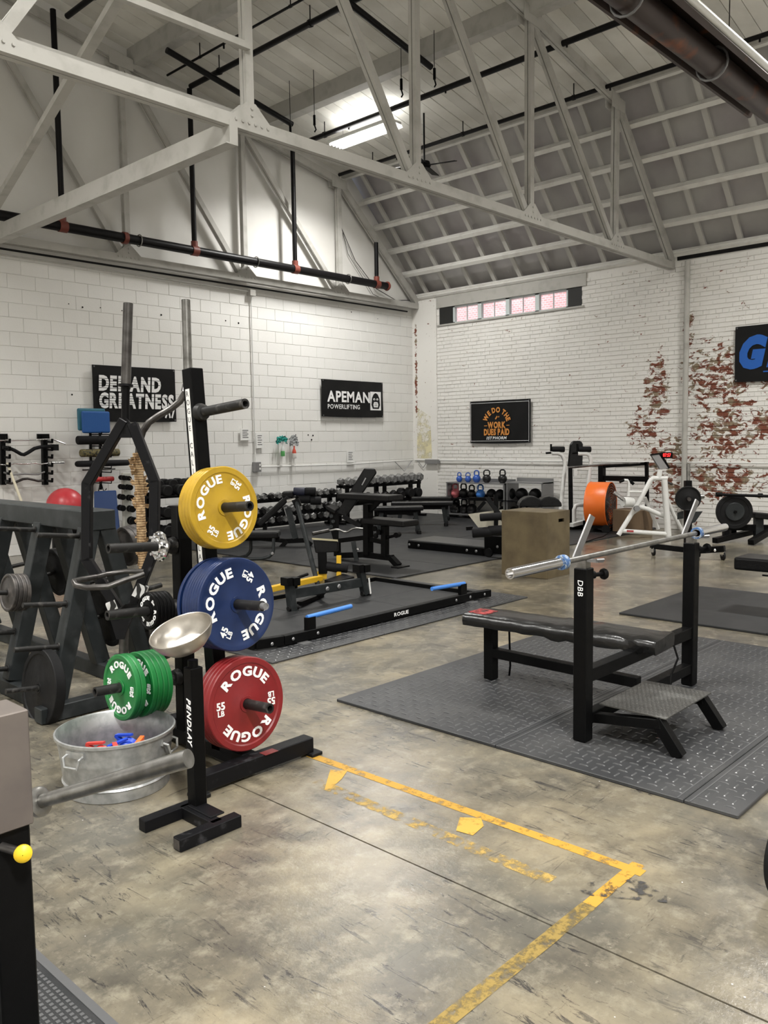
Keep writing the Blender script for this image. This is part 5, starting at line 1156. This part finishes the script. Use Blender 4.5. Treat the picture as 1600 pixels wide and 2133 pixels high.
# spotter stand on the platform
ST=thing('jack_stand','low dark steel stand with two splayed legs on the platform','stand',(5.45,5.87,0)); yq=5.87; sq=lambda x,y:aty(x,y,yq)
part('cross_tube',MB().bar(sq(611,1236),sq(757,1212),.05,.09),MGRY,ST,bev=.004)
for (a,b_) in (((603,1218),(609,1272)),((751,1190),(761,1238))):
    part('leg_tube',MB().bar(sq(*a),sq(*b_),.07,.07,up=(0,1,0)),MGRY,ST,bev=.004)
    e=sq(*b_); part('rubber_foot',MB().tube([(e.x-.06,yq-.01,.058),(e.x+.06,yq-.01,.058)],.024,12),MRUB,ST)
    t_=sq(*a); part('cup',MB().box((t_.x-.075,yq-.06,t_.z),(t_.x-.01,yq+.04,t_.z+.075)).box((t_.x+.01,yq-.06,t_.z-.01),(t_.x+.085,yq+.04,t_.z+.065)),MBLK,ST,bev=.003)
for x in (678,702): part('bolt_head',bolt(MB(),sq(x,1226 if x==678 else 1221)+V((0,-.027,0)),(0,-1,0),.024,.012),MALU,ST)
part('lever',MB().tube([sq(617,1226),sq(617,1210),sq(621,1203),sq(641,1196)],.014,10),MBLK,ST)
part('white_sticker',MB().bar(sq(763,1203)+V((0,-.037,0)),sq(767,1236)+V((0,-.037,0)),.02,.002,up=(0,1,0)),MPAPER,ST)
part('back_strut',MB().bar((5.1,5.92,.07),(5.6,6.15,.055),.05,.04).bar((5.45,5.87,.2),(5.5,6.1,.06),.05,.04),MBLK,ST)
# ================================================================ machines and benches of the training area
def D(d): return lambda x,y,dd=0:atd(x,y,d+dd)
# long pole machine with yellow base
q=D(9.75)
YM=thing('leg_curl_machine','small leg machine with bright yellow base and foam rollers','machine',atz(700,1205))
ya=6.9
part('yellow_base',MB().bar(atz(560,1228,.05),atz(668,1204,.05),.07,.06),MYMET,YM,'yellow base tube',bev=.004)
part('yellow_quadrant',MB().slab([q(664,1212),q(681,1206),q(681,1183),q(674,1185),q(667,1193),q(664,1201)],-FW*.02),MYMET,YM,'yellow quarter plate')
part('yellow_quadrant',MB().slab([q(659,1208,.12),q(674,1204,.12),q(674,1185,.12),q(667,1184,.12),q(660,1193,.12)],-FW*.02),MYMET,YM,'second yellow quarter plate')
part('deck',MB().slab([atz(676,1208,.05),atz(697,1212,.05),atz(738,1201,.05),atz(715,1195,.05)],(0,0,-.045)),MBLKS,YM)
part('yellow_post',MB().bar(q(706,1157),q(706,1202),.055,.055,up=FW),MYMET,YM,'yellow upright post',bev=.003)
part('post',MB().bar(q(671,1150),q(673,1195),.1,.08,up=FW),MBLK,YM,bev=.004)
part('weight_box',MB().slab([q(652,1125),q(704,1128),q(703,1150),q(657,1152)],FW*.22),MVIN,YM,bev=.01)
part('box_top_edge',MB().bar(q(650,1122),q(704,1126),.02,.02,up=FW),M('cream_piping',(.4,.36,.22),.5),YM)
for a,b_ in ((680,697),(700,724)): part('foam_roller',MB().lathe([(.001,0),(.05,0),(.055,.01),(.055,.13),(.05,.14),(.001,.14)],q(a,1179 if a<690 else 1181),norm3(q(b_,1182 if a<690 else 1184,.0)-q(a,1179 if a<690 else 1181)),18),MFOAM,YM)
part('roller_axle',MB().tube([q(672,1178),q(704,1181)],.012,8),MDSTEEL,YM)
part('lever_pole',MB().tube([atd(618,1046,10.3),atd(663,1222,9.35)],.028,14),MGRY,YM,'long slanted grey lever pole')
part('pole_bracket',MB().bar(atd(615,1040,10.3),atd(622,1056,10.3),.09,.06,up=FW),MBLK,YM)
part('chrome_pin',MB().tube([atd(598,1044,10.3),atd(616,1040,10.3)],.022,10),MCHROME,YM)
# flat bench with curved legs
b1=D(10.9)
CBn=thing('flat_bench','low black flat bench on curved legs behind the yellow plates','bench',atz(520,1165))
pa=b1(440,1107);pb_=b1(582,1108); pa.z=pb_.z=b1(582,1112).z
part('pad',MB().bar(pa,pb_,.30,.075),MVIN,CBn,bev=.02,seg=3)
def curved(x0): return [b1(x0,1118),b1(x0,1145),b1(x0-2,1152),b1(x0-9,1159),b1(x0-24,1163),b1(x0-60,1164)]
part('leg',MB().tube([p-FW*.1 for p in curved(572)],.022,10),MGRY,CBn); part('leg',MB().tube([p+FW*.18 for p in curved(518)],.022,10),MGRY,CBn)
part('under_frame',MB().bar(pa+V((0,0,-.06)),pb_+V((0,0,-.06)),.05,.05),MBLK,CBn); part('base_rail',MB().tube([b1(430,1166),b1(515,1165)],.022,8),MGRY,CBn)
part('far_leg',MB().tube([b1(445,1118),b1(445,1166)],.022,10),MGRY,CBn)
part('bolt_head',bolt(MB(),curved(572)[2]-FW*.125,-FW,.02,.01),MALU,CBn)
# incline bench with rollers
b2=D(12.7)
IB=thing('decline_bench','black decline bench with raised end and foam rollers','bench',atz(600,1135))
a,b_=b2(540,1092),b2(602,1034); part('pad',MB().bar(a,b_,.32,.09,up=(0,0,1)),MVIN,IB,bev=.02,seg=3)
part('head_pad',MB().bar(b2(590,1030),b2(612,1029),.30,.09),MVIN,IB,bev=.02,seg=3)
for (x,y) in ((612,1024),(623,1040)):
    part('foam_roller',MB().lathe([(.001,0),(.06,0),(.065,.01),(.065,.16),(.06,.17),(.001,.17)],b2(x,y),norm3(RT),18),M('navy_foam',(.01,.012,.03),.6) if y<1030 else MFOAM,IB)
    part('foam_roller',MB().lathe([(.001,0),(.06,0),(.065,.01),(.065,.15),(.06,.16),(.001,.16)],b2(x+24,y+(0 if y<1030 else 3)),norm3(RT),18),MFOAM,IB)
part('roller_bar',MB().tube([b2(606,1040),b2(668,1043)],.015,8),MBLK,IB)
part('upright',MB().bar(b2(600,1058),b2(616,1122),.09,.07,up=FW),MGRY,IB,bev=.004); part('upright_clamp',MB().bar(b2(594,1056),b2(600,1075),.05,.05,up=FW),MALU,IB)
part('base',MB().bar(b2(584,1141),b2(598,1127),.06,.07,up=FW).bar(b2(596,1127),b2(638,1125),.06,.07).bar(b2(636,1125),b2(650,1135),.06,.07,up=FW),MBLK,IB,bev=.004)
part('foot_plate',MB().cbox(b2(579,1143),(.16,.08,.012),R(-45)),MBLK,IB); part('spine',MB().bar(b2(545,1122),b2(600,1127),.06,.06),MBLK,IB); part('low_leg',MB().bar(b2(552,1090),b2(552,1124),.06,.06,up=FW),MBLK,IB)
# combined seat bench in the middle of the floor
X7=7.72; s7=lambda x,y,dx=0.:atx(x,y,X7+dx)
CH=thing('incline_bench','black incline bench with a tall tilted back pad, middle of the training area','bench',atz(770,1160))
part('back_pad',MB().bar(s7(712,1072),s7(770,980),.30,.10,up=(1,0,0)) if 0 else MB().slab([atd(700,1070,11.4),atd(722,1076,11.4),atd(785,984,11.4),atd(781,976,11.4),atd(759,975,11.4)],FW*.16),MVIN,CH,'tall tilted back pad',bev=.012)
part('pad_badge',MB().slab([atd(753,1010,11.38),atd(755,1011,11.38),atd(763,996,11.38),atd(761,995,11.38)],-FW*.003),MALU,CH)
part('seat_pad',MB().slab([atd(678,1053,11.3),atd(693,1050,11.5),atd(706,1056,11.5),atd(698,1064,11.3)],(0,0,-.05)),MVIN,CH,bev=.008)
part('pillar',MB().slab([atd(687,1064,11.4),atd(706,1064,11.4),atd(705,1124,11.4),atd(694,1124,11.4),atd(687,1098,11.4)],FW*.06),MBLK,CH,bev=.004)
part('adjuster_holes',MB().disc(atd(690,1075,11.37),-FW,.025,.008,12).disc(atd(694,1086,11.37),-FW,.025,.008,12).disc(atd(690,1097,11.37),-FW,.025,.008,12),MGRY,CH,kind='stuff')
part('arm',MB().bar(atd(715,1076,11.3),atd(752,1097,11.2),.06,.05,up=FW),MBLK,CH); 
part('saw_tooth_bracket',MB().slab([atd(742,1085,11.2),atd(746,1081,11.2),atd(749,1086,11.2),atd(753,1080,11.2),atd(757,1086,11.2),atd(762,1083,11.2),atd(762,1104,11.2),atd(750,1100,11.2)],FW*.04),MBLK,CH)
SB=thing('seat_bench','black padded seat on a heavy welded frame, in front of the incline bench','bench',s7(800,1160))
pp=[s7(766,1083),s7(858,1090)]; zz=s7(858,1084).z; y0_=s7(770,1083).y;y1_=s7(858,1088).y
part('pad',MB().box((X7-.16,y1_,zz-.075),(X7+.14,y0_,zz)),MVIN,SB,bev=.018,seg=3)
part('tall_post',MB().bar(s7(767,1050),s7(767,1156),.11,.09,up=(0,1,0)),MBLK,SB,bev=.004); part('short_post',MB().bar(s7(802,1095),s7(802,1160),.08,.08,up=(0,1,0)),MBLK,SB,bev=.004)
zu=s7(770,1029).z; part('upper_pad',MB().box((X7-.15,s7(824,1030).y,zu-.075),(X7+.15,s7(718,1031).y,zu)),MVIN,SB,'upper flat pad on the tall post',bev=.018,seg=3)
part('upper_bracket',MB().bar(s7(752,1042),s7(800,1042),.07,.05).bar(s7(790,1044),s7(769,1066),.05,.04,up=(1,0,0)),MBLK,SB)
part('adjuster_post',MB().bar(s7(802,1093),s7(802,1122),.06,.06,up=(0,1,0)),MGRY,SB)
part('upper_rail',MB().bar(s7(700,1127),s7(758,1120),.06,.06).bar(s7(758,1120),s7(806,1130),.06,.06),MBLK,SB,bev=.003)
part('lower_rail',MB().bar(s7(704,1157),s7(758,1155),.06,.075).bar(s7(758,1155),s7(818,1162),.06,.075),MBLK,SB,bev=.003)
part('front_foot',MB().bar(s7(814,1161),s7(831,1179),.07,.08,up=(1,0,0)),MBLK,SB,bev=.003); part('foot_plate',MB().cbox(atz(834,1180,.022),(.22,.12,.012)),MBLK,SB)
part('rear_post',MB().bar(s7(702,1124),s7(703,1158),.07,.07,up=(0,1,0)),MBLK,SB); part('side_leg',MB().bar(atd(736,1128,11.0),atd(743,1168,11.0),.06,.06,up=FW),MGRY,SB,bev=.003)
part('bolt_head',bolt(MB(),atd(746,1144,10.95),-FW,.02,.01),MCHROME,SB)
part('roller_arm',MB().tube([s7(806,1120),s7(828,1114)],.02,10),MBLK,SB); part('arm_roller',MB().tube([s7(825,1115,-.05),s7(831,1113,.05)],.035,12),MBLK,SB)
for (x,y) in ((782,1101),(790,1108),(784,1116)): part('ratchet_plate',MB().disc(s7(x,y,-.05),(-1,0,0),.035,.02,10),MBLK,SB)
CU=thing('curl_bar','wavy curl bar with a dark sleeve resting on the incline bench','barbell',atd(700,1108,11.0))
part('sleeve',MB().tube([atd(651,1112,10.8),atd(685,1105,10.9)],.025,12),MDSTEEL,CU)
part('wavy_shaft',MB().tube([atd(x,y,11.0) for x,y in ((684,1106),(700,1103),(708,1104),(716,1108),(724,1108),(733,1102),(742,1100),(760,1102))],.014,10),MSTEEL,CU)
# flat benches
def fbench(lab,px,py,d,L_,az,h=.43,w_=.27,ped=False,m=MVIN):
    c=atd(px,py,d); c.z=0; dr=V((math.cos(R(az)),math.sin(R(az)),0)); sd=V((-dr.y,dr.x,0)); T=thing('flat_bench',lab,'bench',c)
    part('pad',MB().bar(c-dr*L_/2+V((0,0,h)),c+dr*L_/2+V((0,0,h)),w_,.075),m,T,bev=.02,seg=3)
    part('spine',MB().bar(c-dr*L_*.42+V((0,0,h-.075)),c+dr*L_*.42+V((0,0,h-.075)),.06,.07),MBLK,T)
    for s in (-1,1):
        e=c+dr*s*L_*.34
        part('leg',MB().bar(e+V((0,0,h-.07)),e+dr*s*.05+V((0,0,.05)),.10,.07,up=dr),MGRY,T); part('foot',MB().bar(e+dr*s*.05-sd*.24+V((0,0,.045)),e+dr*s*.05+sd*.24+V((0,0,.045)),.07,.06),MBLK,T,bev=.004)
        part('rubber_foot',MB().tube([e+dr*s*.05-sd*.26+V((0,0,.04)),e+dr*s*.05-sd*.2+V((0,0,.04))],.025,10),MRUB,T)
    return T
fbench('black flat bench with a red tag, left of three near the corner',830,1090,14.3,.85,-45,.44)
fbench('black flat bench on a single splayed foot, middle of three near the corner',880,1085,15.6,1.15,-52,.42)
fbench('black flat bench furthest back by the kettlebell rack',899,1070,16.7,.8,-52,.43)
# nordic / low platform bench
NB=thing('nordic_bench','long low black padded platform bench with wheels','bench',(9.4,7.4,0))
za=atx(840,1123,9.12).z; 
part('deck_pad',MB().box((9.12,6.72,za-.03),(9.72,8.12,za)),M('worn_grey_vinyl',(.04,.04,.04),.35),NB,bev=.008)
part('side_rail',MB().box((9.12,6.72,za-.13),(9.17,8.12,za-.03)),MBLK,NB); part('side_rail',MB().box((9.67,6.72,za-.13),(9.72,8.12,za-.03)),MBLK,NB)
for y in (8.0,6.8): part('foot',MB().slab([(9.11,y+.1,.015),(9.11,y-.06,.015),(9.11,y-.03,za-.03),(9.11,y+.06,za-.03)],(.62,0,0)),MBLK,NB)
for y in (8.08,7.9,7.02,6.86): part('bolt_head',bolt(MB(),(9.108,y,za-.07),(-1,0,0),.02,.01),MALU,NB)
part('side_plate',MB().box((9.1,6.05,.06),(9.14,6.72,.30)),MBLK,NB,bev=.004); part('wheel',MB().disc((9.09,6.62,.075),(-1,0,0),.06,.035,18),MRUB,NB)
for y in (6.5,6.3): part('bolt_head',bolt(MB(),(9.098,y,.16),(-1,0,0),.02,.01),MALU,NB)
part('ankle_post',MB().box((9.35,6.2,.1),(9.45,6.3,.45)),MBLK,NB)
g=lambda x,y,d=10.75:atd(x,y,d)
for (x,y,r,L_) in ((984,1110,.065,.24),(1017,1106,.065,.25),(1000,1078,.05,.35)):
    part('foam_roller',MB().lathe([(.001,0),(r*.9,0),(r,.012),(r,L_-.012),(r*.9,L_),(.001,L_)],g(x,y),norm3(RT+V((0,0,.06))),20),MFOAM,NB)
part('axle',MB().tube([g(990,1112),g(1050,1103)],.012,8).tube([g(1010,1079),g(1050,1076)],.012,8),MALU,NB)
# back extension frame with plywood board behind the box
GH=thing('glute_ham_bench','black hyperextension bench with curved pads and a plywood foot board','bench',(10.6,7.4,0))
h=lambda x,y,d=12.2:atd(x,y,d)
part('foot_board',MB().slab([h(975,1071),h(1048,1061),h(1062,1092),h(999,1102)],FW*.02),M('pale_plywood',(.50,.47,.38),.6,var=.3,scale=7),GH,'pale plywood foot board')
part('frame_bar',MB().bar(h(1016,1038,.0+12.3),h(1050,1085,12.0),.06,.06,up=FW).bar(h(1010,1045),h(995,1062),.05,.05,up=FW),MBLK,GH)
part('top_bar',MB().bar(h(978,1039,12.5),h(1028,1040,12.3),.05,.05),MBLK,GH)
part('center_post',MB().bar(h(1033,1030),h(1033,1110),.06,.06,up=FW),MBLK,GH); part('base_rail',MB().bar(atz(1010,1112,.06),atz(1180,1098,.06),.07,.08),MBLK,GH)
part('side_foot',MB().bar(h(971,1101),h(985,1100),.06,.05),MBLK,GH)
for (x0,x1) in ((1090,1126),(1128,1163)):
    pts=[]
    for t in range(9):
        a=PI*t/8; pts.append((.18*math.cos(a),.15*math.sin(a)))
    c=h((x0+x1)/2,1056,12.0); ex_=norm3(V((RT.x,RT.y,0))); 
    part('curved_pad',MB().slab([c+ex_*(a*1.0)+V((0,0,b_)) for a,b_ in pts][::-1],norm3(V((FW.x,FW.y,0)))*.26),MVIN,GH,bev=.015)
part('pad_support',MB().bar(h(1125,1058),h(1125,1108),.07,.07,up=FW),MWENAM,GH)
# ================================================================ white captain's chair tower
VK=thing('dip_tower','white dip and knee raise tower with black back and arm pads','tower',atd(1200,1092,15.9)); v=lambda x,y,dd=0:atd(x,y,14.75+dd)
part('back_pad',MB().slab([v(1183,975),v(1214,972),v(1215,925),v(1211,918),v(1193,918),v(1188,926)],FW*.08),MVIN,VK,'tapered black back pad',bev=.02)
part('left_post',MB().tube([v(1150,944),v(1163,944),v(1171,948),v(1176,958),v(1177,970),v(1174,1000),v(1168,1062),v(1166,1088)],.036,12),MWENAM,VK)
part('right_post',MB().tube([v(1204,945),v(1222,945),v(1229,950),v(1231,960),v(1228,985),v(1220,1060),v(1218,1092)],.036,12),MWENAM,VK)
for (x0,x1,y,hx) in ((1150,1175,936,1148),(1205,1231,936,1203)):
    part('arm_pad',MB().lathe([(.001,0),(.045,0),(.052,.01),(.052,.21),(.045,.22),(.001,.22)],v(x0,y),norm3(v(x1,y)-v(x0,y)),16),MFOAM,VK)
    part('hand_grip',MB().tube([v(hx,925),v(hx,940)],.018,8).tube([v(hx-11,944),v(hx,943)],.018,8),MBLK,VK)
part('cross_brace',MB().bar(v(1176,974),v(1226,976),.05,.05).bar(v(1198,975),v(1198,992),.06,.06,up=FW),MWENAM,VK)
part('step_frame',MB().tube([v(1196,1088,-.3),v(1196,1062,-.3),v(1199,1054,-.3),v(1207,1051,-.3),v(1220,1051,-.3)],.036,10),MWENAM,VK)
part('base_frame',MB().bar(v(1163,1088),v(1222,1094),.08,.06).bar(v(1190,1094,-.5),v(1219,1086,-.3),.08,.06),MWENAM,VK)
# black storage frame behind it
SF=thing('storage_frame','black steel squat frame standing against the brick wall','rack',atz(1250,1100)); 
def fr_(x,y): return atx(x,y,13.35)
part('front_post',MB().bar(atd(1188,975,14.6),atd(1190,1108,14.6),.065,.065,up=FW),MBLK,SF,bev=.004)
part('post',MB().bar(fr_(1254,966),fr_(1254,1086),.11,.09,up=(0,1,0)),MBLK,SF); part('post',MB().bar(fr_(1347,962),fr_(1349,1094),.05,.05,up=(0,1,0)),MBLK,SF)
part('top_tube',MB().bar(fr_(1255,972),fr_(1348,966),.05,.05),MBLK,SF); part('mid_tube',MB().bar(fr_(1258,996),fr_(1347,998),.06,.09),MBLK,SF)
part('base_tube',MB().bar(atz(1190,1099,.05),atz(1352,1088,.05),.07,.07),MBLK,SF); part('base_tube',MB().bar(atz(1190,1099,.05),atz(1222,1090,.05),.07,.07),MBLK,SF)
RB=thing('barbell','long dark barbell lying across the black squat frame','barbell',atd(1260,968,14.5)); part('shaft',MB().tube([atd(1184,974,14.2),atd(1262,967,14.2),atd(1352,964,14.2)],[.022,.016,.016],12),MDSTEEL,RB)
# ================================================================ orange drum fan
fc=atd(1250,1051,14.2); an=norm3((math.cos(R(283)),math.sin(R(283)),0)); DF=thing('drum_fan','large orange drum fan on small wheels','fan',(fc.x,fc.y,0))
Rf=.385; c0=fc-an*.17
part('drum_shell',MB().lathe([(Rf-.03,0),(Rf,0),(Rf+.006,.01),(Rf,.02),(Rf,.34),(Rf+.006,.35),(Rf,.36),(Rf-.01,.36),(Rf-.012,.01)],c0,an,56,closed=True),MORG,DF)
gr=MB()
for k in range(1,9): 
    rr=Rf*k/9; gr.lathe([(rr-.004,.35),(rr+.004,.35),(rr+.004,.358),(rr-.004,.358)],c0,an,36,closed=True)
for k in range(12):
    a=k*PI/6; e1=norm3(an.orthogonal()); e2=an.cross(e1); d=e1*math.cos(a)+e2*math.sin(a); gr.bar(c0+an*.354+d*.03,c0+an*.354+d*(Rf-.01),.006,.006,up=an)
part('wire_grille',gr,MDSTEEL,DF,kind='stuff')
part('motor',MB().lathe([(.001,.05),(.1,.05),(.11,.08),(.11,.28),(.09,.3),(.001,.3)],c0,an,24),MBLK,DF)
for k in range(5):
    a=k*2*PI/5; d=e1*math.cos(a)+e2*math.sin(a); part('blade',MB().bar(c0+an*.2+d*.1,c0+an*.24+d*(Rf-.04),.16,.008,up=an+d.cross(an)*.5),MDSTEEL,DF)
part('back_plate',MB().disc(c0+an*.02,an,Rf-.02,.01,40),M('sooty_plate',(.05,.035,.03),.5,col2=(.25,.07,.02),thr=(.55,.68),scale=5),DF)
fz_=fc.z-Rf
part('cradle',MB().bar((c0.x,c0.y,.10),(c0.x+an.x*.36,c0.y+an.y*.36,.10),.5,.05,up=(0,0,1)).bar(V((c0.x,c0.y,.1))+RT*.0,V((c0.x,c0.y,fz_+.12)),.4,.04,up=(0,1,0)),MBLK,DF)
for s,t in ((-1,.02),(1,.02),(-1,.34),(1,.34)):
    e=V((-an.y,an.x,0)); p=c0+an*t+e*(s*.24); p.z=.075; part('wheel',MB().disc(p-e*.02,e,.07,.04,20),MRUB,DF)
# ================================================================ white exercise bike / climber
WB=thing('exercise_bike','white tubular exercise machine with a tilted console','machine',(12.5,6.0,0)); o8=lambda x,y,dd=0:atd(1250+x/4.571,920+y/4.571,13.3+dd)
def wt(pts,r=.033,nm='frame_tube',m=MWENAM): return part(nm,MB().tube([o8(*p) for p in pts],r,12),m,WB)
wt([(175,890),(330,640),(400,520),(480,370),(500,348),(640,348)],.038); wt([(612,365),(650,905)],.05); wt([(215,850),(645,880)],.036,'base_tube')
wt([(425,530,.35),(475,640,.35),(555,835,.35)],.03); wt([(630,520,.3),(700,690,.35),(790,860,.4)],.03); wt([(300,600,.1),(450,640,.1),(620,715,.1)],.036,'crossbar'); wt([(300,690,.2),(420,610,.2)],.028,'brace_tube')
wt([(270,520),(272,385),(262,368),(230,366)],.022,'grip_post'); wt([(272,475),(395,478)],.02,'grip_brace'); wt([(230,366),(185,385)],.02,'rubber_grip',MBLK); wt([(285,372),(320,405)],.025,'rubber_grip',MBLK)
wt([(560,350),(572,270)],.04,'console_mast'); wt([(560,350),(690,405)],.018,'handle_rod',MDSTEEL)
part('crank_hub',MB().lathe([(.001,-.1),(.07,-.1),(.08,-.06),(.08,.06),(.07,.1),(.001,.1)],o8(262,575),norm3(RT+FW*.5),20),MWENAM,WB); part('crank_arm',MB().tube([o8(135,482,-.1),o8(230,555,-.1)],.03,12),MCHROME,WB); part('pivot',MB().disc(o8(345,635,-.06),-FW,.045,.05,18),MALU,WB)
part('logo_plate',MB().bar(o8(255,850,-.04),o8(320,853,-.04),.003,.03),M('red_print',(.4,.05,.05),.5),WB)
cn=part('console',MB().slab([o8(484,122),o8(560,118),o8(655,255),o8(572,262)],FW*.06),MALU,WB,'tilted silver console',bev=.004)
part('console_side',MB().slab([o8(560,114),o8(592,120),o8(668,250),o8(652,258)],FW*.09),MBLK,WB)
part('console_screen',MB().slab([o8(484,120,-.02),o8(575,104,.0),o8(600,118),o8(488,132,-.02)],FW*.06),MBLK,WB)
dp=part('timer_display',MB().slab([o8(582,100),o8(692,100),o8(692,156),o8(582,156)],FW*.05),MBLK,WB,'black box with glowing red digits')
L=MB(); text(L,'07:57',o8(638,143,-.03),norm3(RT),norm3(UP),.052,.72,.004,bold=.02); part('digits',L,MLED,dp)
# ================================================================ cart with black plate
CT=thing('plate_cart','black rolling T stand on casters carrying a plate, behind the bench press','cart',(10.75,4.5,0)); cx_=10.78; 
k=lambda x,y:atd(x,y,11.25)
part('post',MB().bar(k(1433,1001),k(1433,1140),.085,.085,up=FW),MBLK,CT,bev=.004); part('top_sleeve',MB().tube([k(1434,1003),k(1434,966)],.026,16),MSTEEL,CT)
part('frame_tube',MB().bar(k(1356,1137),k(1434,1146),.07,.07),MBLK,CT); part('frame_tube',MB().bar(atd(1436,1148,11.0),atd(1510,1143,10.7),.07,.08),MBLK,CT,bev=.004)
part('frame_tube',MB().bar(atd(1434,1138,11.4),atd(1508,1141,11.9) ,.06,.06),MBLK,CT) if 0 else None
for x in (1473,1487): part('bolt_head',bolt(MB(),atd(x,1146,10.75)-FW*.04,-FW,.018,.01),MCHROME,CT)
for (x,y,d) in ((1360,1150,11.25),(1453,1158,11.0),(1505,1155,10.75)):
    p=atd(x,y,d); part('caster_fork',MB().bar(p+V((0,0,.06)),p,.05,.05),MCHROME,CT); w_=V((p.x+.02,p.y,.055)); part('caster_wheel',MB().disc(w_-RT*.015,RT,.055,.03,18),MRUB,CT); part('caster_stem',MB().bar(p,w_,.03,.03,up=FW),MALU,CT)
pc=k(1427,1039)-FW*.12; T=thing('weight_plate','flat black plate on the rolling stand behind the bench press','weight plate',pc); nn=norm3(V((-FW.x,-FW.y,0))+V((RT.x,RT.y,0))*-.25); plate_parts(T,pc,nn,nn.cross(V((0,0,1)))*-1,.33,.05,MRUB,hub=.2)
part('peg',MB().tube([pc-nn*.2,pc+nn*.14],.024,14),MDSTEEL,CT); part('peg',MB().tube([k(1440,1036),k(1466,1034)],.03,12),MSTEEL,CT)
part('holder_wings',MB().slab([k(1412,1068),k(1424,1064),k(1424,1080),k(1412,1082)],FW*.02).slab([k(1442,1066),k(1464,1065),k(1448,1088),k(1442,1090)],FW*.02),MGRY,CT)
# ================================================================ chest supported row machine at right
RW=thing('row_machine','black row machine with a big wheel-like plate, right edge by the brick wall','machine',(13.2,4.9,0)); rw=lambda x,y,dd=0:atd(x,y,12.7+dd)
wc=rw(1531,1066,-.1); wn_=norm3(V((-FW.x,-FW.y,0))+V((RT.x,RT.y,0))*-.15)
T=thing('bumper_plate','thick black bumper plate with a grey hub on the row machine','weight plate',wc)
plate_parts(T,wc,wn_,V((0,0,1)).cross(wn_),.52,.09,MRUB,hub=.48,rim=.2)
part('grey_hub_disc',MB().lathe([(.02,.004),(.13,.004),(.14,-.004),(.14,-.01),(.02,-.01)],wc+wn_*.008,wn_,32,closed=True),MGRY,T,'grey hub disc')
part('plate_peg',MB().tube([wc-wn_*.25,wc+wn_*.05],.022,12),MBLK,RW)
part('back_foot',MB().bar(rw(1489,1126,-.3),rw(1566,1108,.2),.09,.08),MBLK,RW,bev=.004); part('front_foot',MB().bar(rw(1564,1130,-.6),rw(1604,1106,-.2),.09,.08),MBLK,RW,bev=.004)
part('leg',MB().bar(rw(1512,1096),rw(1512,1118),.08,.08,up=FW),MBLK,RW); part('leg',MB().bar(rw(1527,1094,.2),rw(1527,1114,.2),.08,.08,up=FW),MBLK,RW); part('leg',MB().bar(rw(1580,1076),rw(1580,1118),.12,.1,up=FW),MGRY,RW,bev=.004)
part('rail',MB().bar(rw(1510,1098),rw(1640,1100),.09,.09),MBLK,RW); part('chest_pad',MB().bar(rw(1563,1072),rw(1640,1079),.3,.09),MVIN,RW,bev=.015)
part('mast',MB().bar(rw(1546,1032),rw(1546,1080),.06,.06,up=FW),MGRY,RW)
T=thing('barbell','thin black bar held level on top of the row machine','barbell',rw(1560,1031,-.1)); part('shaft',MB().tube([rw(1494,1030,-.1),rw(1612,1034,-.3)],.022,10).tube([rw(1492,1030,-.1),rw(1504,1030,-.1)],.036,10).tube([rw(1580,1032,-.1),rw(1588,1032,-.1)],.034,10),MBLK,T)
# cardboard-brown box behind the fan, and cable on the floor
T=thing('carton','brown carton low behind the white machine','box',atd(1300,1085,14.6)); a=atd(1278,1100,14.8); part('carton_body',MB().cbox((13.05,6.55,.205),(.45,.5,.37),0),M('brown_card',(.18,.12,.07),.7),T,bev=.005)
tag(part('power_cord',MB().tube([atz(x,y,.02) for x,y in ((1265,1112),(1255,1118),(1240,1122),(1222,1128),(1205,1133))],.008,6),MBLK),'black power cord running over the floor from the orange fan','cord')
